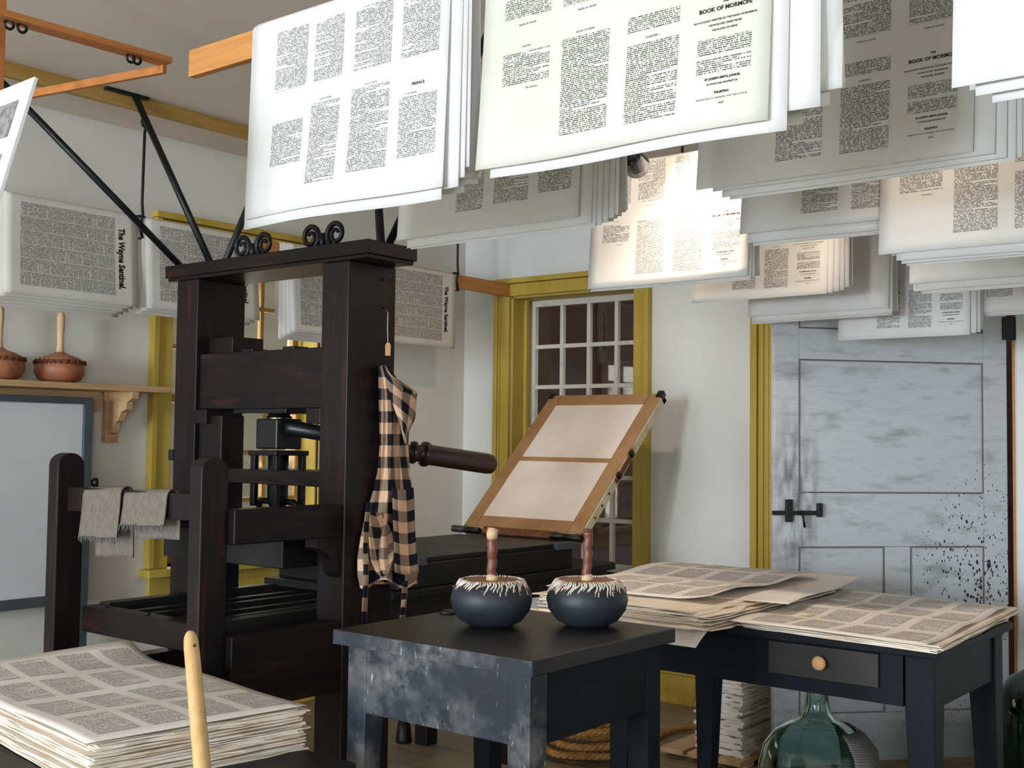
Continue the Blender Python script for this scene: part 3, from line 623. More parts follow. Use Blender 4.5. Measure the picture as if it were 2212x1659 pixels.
# ------------------------------------------------------------------ right-hand work table
t2 = thing('work_table', (3.5, 1.6, 0), 'long blue-black table with a small drawer under two spreads of printed sheets', 'table')
RX0, RX1, RY0, RY1, RZ = 3.17, 3.83, 1.07, 2.13, .752
bx(RX0-.01, RX1+.02, RY0-.01, RY1+.01, RZ-.022, RZ).build('table_top', M['blueblack'], t2, .003)
bx(RX0+.03, RX0+.05, RY0+.1, RY1-.09, .585, RZ-.022).build('apron_board', M['blueblack'], t2, .002)
bx(RX1-.05, RX1-.03, RY0+.09, RY1-.09, .585, RZ-.022).build('apron_board', M['blueblack'], t2, .002)
for y0 in (RY0+.02, RY1-.04): bx(RX0+.09, RX1-.09, y0, y0+.02, .585, RZ-.022).build('apron_board', M['blueblack'], t2, .002)
for x0, sx in ((RX0+.02, -1), (RX1-.10, 1)):
    for y0, sy in ((RY0+.012, -1), (RY1-.09, 1)):
        taper_leg(x0, x0+.08, y0, y0+.08, .58, RZ-.022, sx, sy, .6).build('leg', M['blueblack'], t2, .003)
t = layered('drawer_front_wood', '2b2825', [('201d1c', 6, (1, .6, 10), .4, .7)], .45, .4)
dr = bx(RX0+.018, RX0+.032, 1.235, 1.565, .628, .722).build('drawer', t, t2, .002)
MB().lathe([(0, 0), (.010, 0), (.010, .008), (.019, .014), (.021, .022), (.015, .03), (0, .032)], (RX0+.019, 1.40, .678), 20, ax=(-1, 0, 0)).build('knob', M['tag'], dr)

# ------------------------------------------------------------------ sheets
COLS = ((.085, .263), (.311, .484), (.549, .722), (.784, .946))
PITCH_ = .0037
UPPER = [('b', a, b, .288, .43, 1) for a, b in COLS] + [('t', 'BOOK OF NEPHI.', (a+b)/2, .277, .0055, 180, 0) for a, b in COLS]
FORM_T = [('b', *COLS[0], .158, .222, 0), ('t', 'CHAPTER', .174, .229, .005, 0, 0), ('t', 'The Author.', .2, .146, .006, 0, 0),
          ('b', *COLS[1], .040, .224, 0), ('t', 'BOOK OF NEPHI.', .397, .231, .0055, 0, 0),
          ('b', *COLS[2], .036, .180, 0), ('t', 'CHAPTER I.', .635, .187, .006, 0, 0), ('b', *COLS[2], .203, .232, 0),
          ('t', 'THE', .865, .219, .006, 0, .0002), ('t', 'BOOK OF MORMON:', .865, .206, .0105, 0, .0003),
          ('t', 'AN ACCOUNT WRITTEN BY THE HAND OF MORMON,', .865, .189, .0048, 0, .0001), ('t', 'UPON PLATES TAKEN FROM', .865, .180, .0048, 0, .0001), ('t', 'THE PLATES OF NEPHI.', .865, .171, .0048, 0, .0001),
          ('b', *COLS[3], .130, .158, 0), ('b', *COLS[3], .097, .124, 0),
          ('t', 'BY JOSEPH SMITH, JUNIOR,', .865, .085, .0055, 0, .0002), ('t', 'AUTHOR AND PROPRIETOR.', .865, .076, .0045, 0, .0001),
          ('t', 'PALMYRA:', .865, .060, .006, 0, .0002), ('t', 'PRINTED BY E. B. GRANDIN, FOR THE AUTHOR.', .865, .051, .0044, 0, 0), ('t', '1830.', .865, .041, .0055, 0, 0)] + UPPER
CP = ((.138, .31), (.353, .50), (.56, .739), (.789, .958))
FORM_P = [('b', *CP[0], .112, .213, 0), ('b', *CP[1], .055, .238, 0), ('b', *CP[2], .063, .247, 0), ('b', *CP[3], .075, .205, 0),
          ('t', 'PREFACE.', .873, .226, .009, 0, .0002), ('t', 'To the Reader', .84, .209, .006, 0, 0), ('t', 'BOOK OF NEPHI.', .65, .252, .005, 0, 0), ('t', 'BOOK OF NEPHI.', .427, .243, .005, 0, 0)] + [('b', a, b, .288, .43, 1) for a, b in CP]
def add_prints(parent, surf, off, w, items, seed, tmat='text'):
    rnd = random.Random(seed); pm = MB(); tm = MB()
    for it_ in items:
        if it_[0] == 'b':
            _, u0, u1, s0, s1, flip = it_; nl = (s1-s0)/PITCH_; o = rnd.randint(3, 400)
            def uvf(i, j):
                return ((1-i if flip else i), o+((1-j) if flip else j)*nl)
            pm.grid(lambda i, j: surf(u0+(u1-u0)*i, s0+(s1-s0)*j)+off*1.0, 6, 8, uvf)
        else:
            _, body, uc, sv, size, rot, fat = it_
            vs, fs = text_polys(body, size, 'CENTER', fat); R = math.radians(rot); c, s = math.cos(R), math.sin(R)
            tm.add([surf(uc+(x*c-y*s)/w, sv+(x*s+y*c))+off*1.5 for x, y in vs], fs)
    if pm.v: pm.build('printed_columns', M[tmat], parent)
    if tm.v: tm.build('lettering', M['ink'], parent)['kind'] = 'stuff'
def hang(name, O, a, n, w, df, db, r, gap, seed, label, cat, group, wave=.006, curl=0, prints=None, mat='paper', tmat='text', solid=.0007, tilt=0, gapb=None, nu=16):
    O, a, n = Vector(O), Vector(a), Vector(n); rnd = random.Random(seed//10*10); ph = rnd.uniform(0, 6.28)+.25*(seed%10); fq = rnd.uniform(.6, 1.1); arc = PI*r
    gb = gap if gapb is None else gapb
    def surf(u, s):
        if s <= df:
            q = 1-max(s, -.2)/df; no = r+gap*q**1.4+wave*math.sin(fq*6.28*u+ph)*q*q; z = -(df-s)-r
            if curl: no += curl*max(0, (u-.72)/.28)**2*q
        elif s <= df+arc:
            t_ = (s-df)/arc*PI; no = r*math.cos(t_); z = -r+r*math.sin(t_)
        else:
            d_ = s-df-arc; q = d_/db; no = -r-gb*q**1.4-wave*math.sin(fq*6.28*u+ph+1)*q*q; z = -d_-r
        return O+a*(u*w)+n*no+Vector((0, 0, z+tilt*(u-.5)*w))
    S = df+arc+db
    def sj(j):
        # finer rows round the bar
        if j < .42: return df*j/.42
        if j < .58: return df+arc*(j-.42)/.16
        return df+arc+db*(j-.58)/.42
    ob = MB().grid(lambda i, j: surf(i, sj(j)), nu, 38, lambda i, j: (i*w, sj(j))).build(name, M[mat], None, 0, solid)
    tag(ob, label, cat, group)
    if prints == 'news':
        MB().grid(lambda i, j: surf(.115+.70*i, .035+(df-.045)*j)+n*.0012, 8, 12, lambda i, j: (1-j, i)).build('printed_columns', M['newsbody'], ob)
        vs, fs = text_polys('The Wayne Sentinel.', .038, 'CENTER', .0016, .76)
        MB().add([surf(.848+y/w, df*.52-x)+n*.0016 for x, y in vs], fs).build('masthead', M['ink'], ob)['kind'] = 'stuff'
    elif prints: add_prints(ob, surf, n*.0009, w, prints, seed, tmat)
    return ob
ORD = ('second', 'third', 'fourth', 'fifth', 'sixth', 'seventh')
BAR_Z, DF = 2.272, .455
AY, NX = (0, -1, 0), (-1, 0, 0)
# bundles: x of bar, y of left edge, width, form, [layers front to back: (shift right, extra drop, curl)], name, wave
BUND = [
 ('large white bundle over the press cap', 1.774, 2.185, .62, FORM_P, [(0, 0, 0), (-.01, .022, 0), (.03, .0, 0), (.042, -.02, 0), (.05, -.04, 0)], .012),
 ('grey bundle behind the press cap', 2.395, 2.285, .62, FORM_P, [(0, 0, 0), (.035, .022, 0), (.045, .03, 0), (.06, .025, 0), (.075, .02, 0), (.09, .01, 0), (.10, 0, 0)], .006),
 ('large cream title-page bundle at top centre', 1.772, 1.470, .62, FORM_T, [(0, 0, 0), (.028, .018, 0), (.08, -.015, 0), (.105, -.05, -.03)], .010),
 ('shaded title-page bundle at upper right', 2.403, 1.336, .62, FORM_T, [(0, 0, 0), (.04, .008, 0), (.06, .02, 0), (.075, .026, 0), (.085, .02, 0), (.1, .012, 0)], .005),
 ('lamp-lit title-page bundle above the window', 3.425, 2.354, .62, FORM_T, [(0, 0, 0), (.006, .01, 0), (.012, .006, 0)], .003),
 ('bundle behind the shaded upper right one', 3.08, 1.579, .60, FORM_T, [(0, -.025, 0), (.02, 0, 0), (.035, .01, 0), (.05, .004, 0)], .008),
 ('far bundle hanging left of the door casing', 4.00, 2.264, .55, FORM_T, [(0, 0, 0), (.02, -.005, 0), (.04, -.008, 0), (.055, -.01, 0), (.07, -.02, 0)], .003),
 ('far blank bundle by the door casing', 4.25, 2.157, .57, None, [(0, -.02, 0), (.01, .0, 0), (.004, .006, 0)], .004),
 ('farthest bundle hanging before the grey door', 4.40, 1.844, .50, FORM_T, [(0, 0, 0), (.02, -.008, 0), (.03, -.012, 0)], .003),
 ('right-edge bundle under the shaded one', 3.05, 1.159, .62, FORM_T, [(0, -.02, 0), (.045, .0, 0), (.055, .006, 0), (.065, .01, 0)], .004),
 ('blank right-edge bundle above the door', 3.75, 1.330, .62, None, [(0, -.03, 0), (.01, -.01, 0), (.03, 0, 0)], .004),
 ('lowest right-edge bundle over the door', 4.47, 1.523, .62, FORM_P, [(0, 0, 0), (.03, .008, 0), (.05, .012, 0)], .003),
 ('near blank bundle in the top right corner', 1.772, .557, .62, None, [(0, 0, 0), (.03, .014, 0), (.05, .024, 0)], .003),
]
ZBOT = (1.806, 1.853, 1.824, 1.878, 1.833, 1.874, 1.834, 1.779, 1.701, 1.778, 1.782, 1.787, 1.824)
DROP = [BAR_Z-z_ for z_ in ZBOT]
for bi, (nm, X0, YL, W_, form, lay, wv_) in enumerate(BUND):
    n = len(lay)
    for k, (sh, dp, cu) in enumerate(lay):
        r = .0125+.0022*(n-1-k)
        lb = ('printed sheet on the front of the ' if form else 'unprinted sheet on the front of the ')+nm if k == 0 else ('%s sheet back in the ' % ORD[k-1])+nm
        hang('printed_sheet' if form else 'blank_sheet', (X0, YL-sh, BAR_Z+.0022*(n-1-k)), AY, NX, W_, DROP[bi]+dp+.0022*(n-1-k)-r, DROP[bi]+dp*.6-.03, r, .022*(n-1-k)/max(1, n-1)+.004, bi*20+k,
             lb, 'paper sheet', 'sheets in the '+nm, wv_*(1 if k else .8), cu, form if (k == 0) else None, tilt=random.uniform(-.008, .008) if k else 0, mat='paper' if bi != 2 or k else 'paper_creamy', tmat='text' if bi != 2 else 'text_creamy')
# wooden drying bars under the ceiling, each with two iron hangers
def drying_bar(X0, ya, yb, label, hooks):
    r = thing('drying_bar', (X0, (ya+yb)/2, BAR_Z-.07), label, 'wooden bar', 'drying bars under the ceiling')
    bx(X0-.011, X0+.011, ya, yb, BAR_Z-.07, BAR_Z-.002).build('bar', M['pine'], r, .002)
    for h in hooks:
        MB().tube([(X0, h, BAR_Z-.004), (X0, h, CEIL)], .005, 8).build('hanger_rod', M['iron'], r)
drying_bar(1.774, -.10, 2.455, 'nearest drying bar, its left end bare beside the large white bundle', (1.52, .62))
drying_bar(2.40, .66, 2.275, 'drying bar through the grey bundle behind the press cap', (1.5,))
drying_bar(3.065, .5, 1.575, 'drying bar at mid room on the right side', (.75,))
drying_bar(3.425, 1.70, 2.35, 'drying bar through the lamp-lit bundle', (2.0,))
drying_bar(3.75, .62, 1.32, 'drying bar at the right edge above the door', (1.0,))
drying_bar(4.00, 1.72, 2.255, 'drying bar through the far bundle left of the door casing', (2.0,))
drying_bar(4.47, .80, 1.51, 'drying bar through the lowest bundle at the right edge', (1.1,))
drying_bar(4.25, 1.60, 2.147, 'drying bar through the blank-fronted far bundle', (2.0,))
drying_bar(4.40, 1.36, 1.834, 'farthest drying bar just before the door', (1.6,))

# newspapers on a bar along the left wall
NB_Y, NB_Z = 4.10, 2.178
nb = thing('newspaper_bar', (3.6, NB_Y, NB_Z-.07), 'long pine bar along the left wall carrying four newspapers', 'wooden bar')
bx(1.5, WB, NB_Y-.011, NB_Y+.011, NB_Z-.075, NB_Z-.003).build('bar', M['pine'], nb, .002)
for xx, zt in ((2.735, 2.585), (4.665, CEIL)):
    MB().tube([(xx, NB_Y-.013, NB_Z-.085), (xx-.012, NB_Y-.016, NB_Z-.04), (xx, NB_Y-.013, NB_Z+.01), (xx-.004, NB_Y-.012, NB_Z+.06), (xx+.004, NB_Y-.005, zt-.06), (xx+.012, NB_Y-.005, zt-.03)]+[(xx+.004+.014*math.cos(a), NB_Y-.005, zt-.018+.018*math.sin(a)) for a in [-.4+k*.55 for k in range(11)]], .006, 8).build('hanger_hook', M['iron'], nb)
    for dz in (.004, -.088): bx(xx-.02, xx+.012, NB_Y-.016, NB_Y+.012, NB_Z+dz-.004, NB_Z+dz+.004).build('hook_ear', M['iron'], nb, .002)
NEWS = ((2.15, .555, 5, 'newspaper hanging above the shelf'), (2.748, .57, 3, 'newspaper behind the iron braces'),
        (3.50, .53, 4, 'newspaper seen through the gap in the press frame'), (4.09, .556, 1, 'newspaper hanging right of the press by the room corner'))
for i, (x0, w, n, lb) in enumerate(NEWS):
    for k in range(n):
        r = .0125+.002*(n-1-k)
        hang('newspaper', (x0+(-.018*k if k else 0), NB_Y, NB_Z+.002*(n-1-k)), (1, 0, 0), (0, -1, 0), w, (.355 if i in (0, 1) else .39)+.012*k, .34, r, .004+.018*(n-1-k)/max(1, n-1), 300+i*10+k,
             lb if k == 0 else '%s sheet back behind the %s' % (ORD[k-1], lb), 'newspaper', 'newspapers along the left wall', .004, prints='news' if k == 0 else None, mat='news', tilt=random.uniform(-.006, .006))
# beam on the ceiling above the newspapers
bm = bx(1.2, WB, 3.985, 4.012, CEIL-.055, CEIL).build('ceiling_batten', M['pine_gold'], None, .002); tag(bm, 'long pine batten fixed to the ceiling along the left wall', 'wooden batten')
# small wooden rack frame at the upper left
e = onz(362, 134, 2.36); f1 = onz(0, 32, 2.36); f2 = onz(70, 190, 2.36)
rk = thing('hoist_rack', e, 'orange pine corner of a hanging rack frame below the ceiling at upper left', 'rack')
def plank_between(p, q, hw, hh, name, mat, par, ext0=0, ext1=0):
    d = (q-p).normalized(); sd = d.cross(Vector((0, 0, 1))).normalized(); u_ = sd.cross(d); p = p-d*ext0; q = q+d*ext1
    vs = [c_+sd*a*hw+u_*b*hh for c_ in (p, q) for a in (-1, 1) for b in (-1, 1)]
    return MB().add(vs, [(0, 1, 3, 2), (4, 6, 7, 5), (0, 4, 5, 1), (2, 3, 7, 6), (0, 2, 6, 4), (1, 5, 7, 3)]).build(name, M[mat], par, .002)
plank_between(e, f1, .026, .009, 'rail', 'pine_red', rk, 0, .35)
plank_between(e-Vector((0, 0, .019)), f2-Vector((0, 0, .019)), .008, .012, 'rail', 'pine_red', rk, -.01, .30)
fp = onz(-2, 100, 2.36)
bx(fp.x-.012, fp.x+.012, fp.y-.012, fp.y+.012, 2.0, CEIL).build('upright', M['pine_red'], rk, .002)
for q in (.2, .24, .88, .95):
    c_ = e+(f1-e)*q; MB().tube([(c_.x+.012*math.cos(a), c_.y, c_.z-.018+.012*math.sin(a)) for a in [k*2*PI/12 for k in range(13)]], .004, 6).build('pulley_ring', M['iron'], rk)
# stiff printed card at the left edge, clipped to the rack
TRc, BRc, TLc = EY+ray(75, 165)*2.35, EY+ray(-22, 480)*2.28, EY+ray(-150, 255)*2.75
nn = (BRc-TRc).cross(TLc-TRc).normalized()
if nn.dot(fw) > 0: nn = -nn
cd = MB(); P4 = [TRc, TLc, TLc+BRc-TRc, BRc]; cd.add([p for p in P4]+[p-nn*.008 for p in P4], [(0, 1, 2, 3), (7, 6, 5, 4), (0, 4, 5, 1), (1, 5, 6, 2), (2, 6, 7, 3), (3, 7, 4, 0)])
card = cd.build('printed_card', M['paper'], None, .001); tag(card, 'tilted stiff white printed card cut off by the left edge of the picture', 'card')
def cpt(u, v, o=.001): return TRc+(TLc-TRc)*u+(BRc-TRc)*v+nn*o
M['greyblock'] = layered('grey_print_block', '8f8c8a', [('6f6d6c', 60, (1, 1, 1), .45, .6)], .8, .15)
for v0, v1 in ((.14, .40), (.52, .8)):
    MB().add([cpt(.08, v0), cpt(.3, v0), cpt(.3, v1), cpt(.08, v1)], [(0, 1, 2, 3)]).build('printed_block', M['greyblock'], card)

# ------------------------------------------------------------------ stacks of sheets
def slab(frame, w, l, z0, th, rnd, jit=.006):
    o, ex, ey = frame; n = 9; poly = []
    for (p, q, nx, ny) in (((0, 0), (1, 0), 0, -1), ((1, 0), (1, 1), 1, 0), ((1, 1), (0, 1), 0, 1), ((0, 1), (0, 0), -1, 0)):
        for k in range(n):
            t_ = k/n; j_ = rnd.gauss(0, jit*.45); poly.append(((p[0]+(q[0]-p[0])*t_)*w+nx*j_, (p[1]+(q[1]-p[1])*t_)*l+ny*j_))
    sx, sy = rnd.gauss(0, jit), rnd.gauss(0, jit); wz = [rnd.gauss(0, th*.35) for _ in poly]
    m = len(poly); P3 = [o+ex*(a+sx)+ey*(b+sy) for a, b in poly]
    ctr = o+ex*(w/2)+ey*(l/2)
    vs = [Vector((p.x, p.y, z0+max(0, wz[i])*.5)) for i, p in enumerate(P3)]+[Vector((p.x, p.y, z0+th*1.0+wz[i]*.6)) for i, p in enumerate(P3)]+[Vector((ctr.x, ctr.y, z0)), Vector((ctr.x, ctr.y, z0+th*.95))]
    fs = [(i, (i+1) % m, m+(i+1) % m, m+i) for i in range(m)]+[((i+1) % m, i, 2*m) for i in range(m)]+[(m+i, m+(i+1) % m, 2*m+1) for i in range(m)]
    return MB().add(vs, fs)
def stack(name, frame, w, l, z0, n, th, seed, label, group, mat, jit, cat='paper sheet'):
    rnd = random.Random(seed)
    for k in range(n):
        ob = slab(frame, w, l, z0+k*th, th, rnd, jit).build(name, M[mat]); tag(ob, label, cat, group)
    return z0+n*th
def flat_sheet(name, frame, w, l, zf, items, seed, label, group, mat='paper_cream', tmat='text_cream', nu=20, nv=24):
    o, ex, ey = frame
    def surf(u, s): p = o+ex*(u*w)+ey*s; return Vector((p.x, p.y, zf(u, s/l)))
    ob = MB().grid(lambda i, j: surf(i, j*l), nu, nv, lambda i, j: (i*w, j*l)).build(name, M[mat], None, 0, .0008); tag(ob, label, 'paper sheet', group)
    add_prints(ob, surf, Vector((0, 0, .0012)), w, items, seed, tmat); return ob
def rot2(a): return Vector((math.cos(a), math.sin(a), 0)), Vector((-math.sin(a), math.cos(a), 0))
ROWS4 = ((.045, .215), (.265, .435), (.495, .665), (.715, .875))
FULL16 = [('b', a, b, s0, s1, 0) for a, b in COLS for s0, s1 in ROWS4]
# bench with the big stack
bn = thing('low_bench', (1.45, 2.6, 0), 'low dark bench under the thick stack of printed sheets at lower left', 'bench')
BZ = .562
bx(.95, 1.905, 1.955, 3.30, BZ-.03, BZ).build('bench_top', M['carriage'], bn, .003)
for xx in (1.0, 1.80):
    for yy in (2.0, 3.2): bx(xx, xx+.06, yy, yy+.06, 0, BZ-.03).build('leg', M['carriage'], bn, .003)
ex, ey = rot2(math.radians(-8)); fr0 = (Vector((1.385, 2.20, 0)), ex, ey)
zt = stack('paper_sheet', fr0, .515, .90, BZ, 34, .0029, 11, 'loose deckle-edged sheet in the thick pile on the low bench at lower left', 'sheets in the thick pile on the low bench', 'paper_edge', .007)
flat_sheet('printed_sheet', (fr0[0]-ex*.02-ey*.015, ex, ey), .535, .915, lambda u, v: zt+.003+.006*(1+math.sin(u*3.1+.5)*math.sin(v*9))+.028*max(0, (v-.8)/.2)**2*(.3+u)-.004*max(0, (u-.9)/.1)*v, FULL16, 5, 'wavy printed sheet of many page blocks on top of the thick pile at lower left', None)
# sheets on the work table: right-hand spread
fr1 = (Vector((3.125, 1.05, 0)), Vector((.998, .06, 0)), Vector((.10, .995, 0)))
z1 = stack('paper_sheet', fr1, .93, .60, RZ, 7, .003, 12, 'loose sheet in the thin pile at the right end of the work table', 'sheets in the thin pile on the work table', 'paper_edge', .008)
fr1b = (Vector((3.13, 1.66, 0)), Vector((-.10, -.995, 0)), Vector((.998, .06, 0)))
flat_sheet('printed_sheet', fr1b, .60, .93, lambda u, v: z1+.002+.004*math.sin(v*14+u*2)+.004*u, FULL16, 6, 'flat printed sheet on top of the thin pile on the work table', None)
# left-hand spread, thicker and curled
fr2 = (Vector((3.03, 1.70, 0)), Vector((.997, .02, 0)), Vector((.03, .999, 0)))
z2 = stack('paper_sheet', fr2, .92, .60, RZ, 16, .0034, 13, 'loose sheet in the thicker curling pile at the left end of the work table', 'sheets in the thicker pile on the work table', 'paper_edge', .018)
fr2d = (Vector((2.985, 1.70, 0)), Vector((.1, .995, 0)), Vector((.995, -.02, 0)))
flat_sheet('blank_sheet', (Vector((3.0, 2.30, 0)), Vector((.0, -1, 0)), Vector((1, 0, 0))), .60, .5, lambda u, v: RZ+.006-.05*max(0, (.22-v)/.22)**1.5 if v < .22 else RZ+.006, [], 7, 'blank sheet drooping over the front edge of the work table', None, 'paper_cream')
fr2b = (Vector((3.16, 2.36, 0)), Vector((.06, -.998, 0)), Vector((.995, .05, 0)))
flat_sheet('printed_sheet', fr2b, .61, .86, lambda u, v: z2+.004+.012*math.sin(v*5+.6)**2+.022*max(0, (u-.75)/.25)**2*(1-v)+.012*v, FULL16, 8, 'curled printed sheet on top of the thicker pile on the work table', None)
fr2c = (Vector((3.30, 2.18, 0)), Vector((.10, -.995, 0)), Vector((.99, .12, 0)))
flat_sheet('blank_sheet', fr2c, .60, .88, lambda u, v: z2+.001+.004*math.sin(v*8), [], 9, 'sheet skewed under the curled printed one on the work table', None)
# pile on the floor by the door, on two boards
pal = thing('pallet', (4.5, 2.42, 0), 'small rough pine pallet under the tall paper pile on the floor', 'pallet')
for yy in (2.20, 2.33, 2.46): bx(4.24, 4.80, yy, yy+.11, .02, .04).build('board', M['pine_pale'], pal, .002)
for xx in (4.3, 4.66): bx(xx, xx+.06, 2.20, 2.57, 0, .02).build('runner', M['pine_pale'], pal, .002)
stack('paper_bundle', (Vector((4.30, 2.225, 0)), Vector((1, 0, 0)), Vector((0, 1, 0))), .44, .20, .04, 26, .0128, 14, 'thick fold of paper in the tall pile on the floor beside the door', 'folds of paper in the floor pile', 'paper_cream', .008, 'paper bundle')

# ------------------------------------------------------------------ shelf with two new leather ink balls, framed board
sh = thing('wall_shelf', (2.5, WL, 1.3), 'pale pine wall shelf with a scrolled bracket, carrying two tan ink balls', 'shelf')
bx(1.7, 2.995, 4.235, WL, 1.482, 1.506).build('shelf_board', M['pine_pale'], sh, .002)
bx(1.7, 2.78, WL-.022, WL, 1.40, 1.482).build('cleat', M['pine_pale'], sh, .002)
bx(2.80, 2.86, WL-.03, WL, 1.27, 1.482).build('bracket_back', M['pine_pale'], sh, .002)
br = [(0, 0), (.17, 0), (.165, -.03), (.13, -.045), (.125, -.075), (.09, -.085), (.07, -.12), (.045, -.13), (.03, -.17), (0, -.18)]
MB().prism([(WL-.028-a, 1.482+b) for a, b in br], lambda a, b, sd: Vector((2.815 if sd == 0 else 2.845, a, b))).build('bracket', M['pine_pale'], sh)
def tan_ball(px, label, grp):
    p = ony(px, 822, 4.335); p.z = 1.506
    r = thing('ink_ball', p, label, 'ink ball', grp)
    MB().lathe([(0, .002), (.05, 0), (.08, .012), (.096, .038), (.096, .062), (.09, .078)], p, 36).build('leather_pad', M['leather'], r)
    MB().lathe([(.09, .078), (.086, .092), (.06, .106), (.03, .116), (.018, .124), (0, .126)], p, 36, sq=lambda a, z: 1+.03*math.sin(17*a)).build('gathered_top', M['leather'], r)
    rf = MB(); pts = []
    for k in range(121):
        a = 2*PI*k/120; pts.append(p+Vector((math.cos(a)*(.094+.004*math.sin(23*a)), math.sin(a)*(.094+.004*math.sin(23*a)), .082+.007*math.sin(31*a))))
    rf.tube(pts, .0045, 6).build('ruffled_edge', M['leather_dark'], r)
    MB().tube([p+Vector((0, 0, z)) for z in (.12, .15, .2, .25, .275, .285)], [.017, .013, .014, .0165, .015, .008], 12).build('handle', M['cut_wood'], r)
tan_ball(128, 'tan leather ink ball with an upright wooden handle standing mid-shelf', 'tan leather ink balls on the shelf')
tan_ball(-5, 'tan leather ink ball cut off by the left edge of the picture', 'tan leather ink balls on the shelf')
fb_ = thing('framed_board', (2.3, 4.36, 0), 'large pale board in a grey-blue frame standing against the wall under the shelf', 'board')
bx(1.75, 2.655, 4.345, 4.36, .66, 1.43).build('board_panel', M['board'], fb_)
bx(2.652, 2.69, 4.33, 4.368, 0, 1.452).build('stile', M['greyblue'], fb_, .002); bx(1.72, 1.758, 4.33, 4.368, 0, 1.452).build('stile', M['greyblue'], fb_, .002)
bx(1.758, 2.652, 4.33, 4.368, 1.425, 1.452).build('rail', M['greyblue'], fb_, .002); bx(1.758, 2.652, 4.33, 4.368, .622, .662).build('rail', M['greyblue'], fb_, .002)
for dz in (0, .045): MB().lathe([(0, 0), (.012, 0), (.012, .015), (.02, .02), (.02, .035), (0, .04)], (2.69, 4.35, 1.06+dz), 12, ax=(1, -.3, 0)).build('knob', M['black'], fb_)

# ------------------------------------------------------------------ apron on the press cheek
def apx(px, py, off): return ony(px, py, 2.745-off)
ap = thing('checked_apron', ony(840, 1240, 2.745), 'tan and navy checked apron hanging from a nail on the press cheek', 'apron')
ROWS = [(790, 816, 838), (815, 817, 856), (850, 818, 872), (900, 819, 884), (960, 820, 882), (1020, 815, 886), (1070, 803, 892), (1110, 790, 895), (1160, 779, 897), (1205, 772, 902), (1240, 772, 906), (1262, 778, 902)]
def lerp_rows(q, rows):
    y = rows[0][0]+(rows[-1][0]-rows[0][0])*q
    for a, b in zip(rows, rows[1:]):
        if a[0] <= y <= b[0]+1e-6:
            t_ = (y-a[0])/(b[0]-a[0]); return y, a[1]+(b[1]-a[1])*t_, a[2]+(b[2]-a[2])*t_
def apf(u, v):
    y, l_, r_ = lerp_rows(v, ROWS); px = l_+(r_-l_)*u
    dpt = .012+.035*math.sin(PI*u)**.7+(.008+.016*v)*math.sin(2*PI*(u*2.6+.25*math.sin(v*3)))*math.sin(PI*u)
    hem = 10*math.sin(u*9+1)*max(0, (v-.93)/.07)
    return apx(px, y+hem+14*u*max(0, .12-v)/.12*-0, dpt)
mb = MB(); mb.grid(apf, 34, 70, lambda u, v: (u*2.4+.35*math.sin(v*5), v*9.6)); mb.build('apron_cloth', M['gingham'], ap)
def apb(u, v):
    y, l_, r_ = lerp_rows(v, ROWS); return apx(l_+(r_-l_)*u, y, .004)
MB().grid(apb, 6, 24, lambda u, v: (u*2.4, v*9.6)).build('apron_back', M['gingham'], ap)
FL = [(792, 832, 842), (828, 836, 901), (868, 846, 899), (905, 860, 896), (930, 868, 884), (958, 874, 880)]
MB().grid(lambda u, v: (lambda r_: apx(r_[1]+(r_[2]-r_[1])*u, r_[0]+(18*u if v < .3 else 0), .062+.014*math.sin(u*4)))(lerp_rows(v, FL)), 12, 18, lambda u, v: (u*1.5+v*.9, v*3.2-u*.9)).build('folded_bib', M['gingham'], ap, 0, .002)
PK = [(1052, 846, 893), (1090, 848, 895), (1150, 850, 897), (1200, 852, 900), (1236, 853, 905)]
MB().grid(lambda u, v: (lambda r_: apx(r_[1]+(r_[2]-r_[1])*u, r_[0]+6*math.sin(u*3), .066+.008*math.sin(u*5+v*2)))(lerp_rows(v, PK)), 10, 16, lambda u, v: (u*1.25+.2, v*3.9)).build('pocket', M['gingham'], ap, 0, .002)
SW = [(1085, 800, 826), (1120, 795, 850), (1160, 797, 852), (1205, 800, 850), (1235, 812, 840)]
MB().grid(lambda u, v: (lambda r_: apx(r_[1]+(r_[2]-r_[1])*u, r_[0]+22*u*(1-v)+10*math.sin(u*PI), .06+.012*math.sin(u*3+v*5)))(lerp_rows(v, SW)), 12, 14, lambda u, v: (u*1.3-v*.5, v*3.0+u*.6)).build('draped_fold', M['gingham'], ap, 0, .002)
for pts in ([(797, 1085), (792, 1130), (790, 1180), (791, 1230), (789, 1280), (786, 1345)], [(876, 1255), (873, 1290), (869, 1335)]):
    def tie(u, v, pts=pts):
        k = v*(len(pts)-1); i = min(int(k), len(pts)-2); f = k-i; x = pts[i][0]+(pts[i+1][0]-pts[i][0])*f; y = pts[i][1]+(pts[i+1][1]-pts[i][1])*f
        return apx(x+(u-.5)*11, y, .075+.004*math.sin(v*9+u*2))
    MB().grid(tie, 3, 24, lambda u, v, n=len(pts): (u*.55, v*n*.9)).build('tie', M['gingham'], ap, 0, .0015)
q = apx(820, 793, .0); MB().tube([q+Vector((0, .01, 0)), q+Vector((0, -.03, .006))], .003, 6).build('nail', M['iron'], ap)
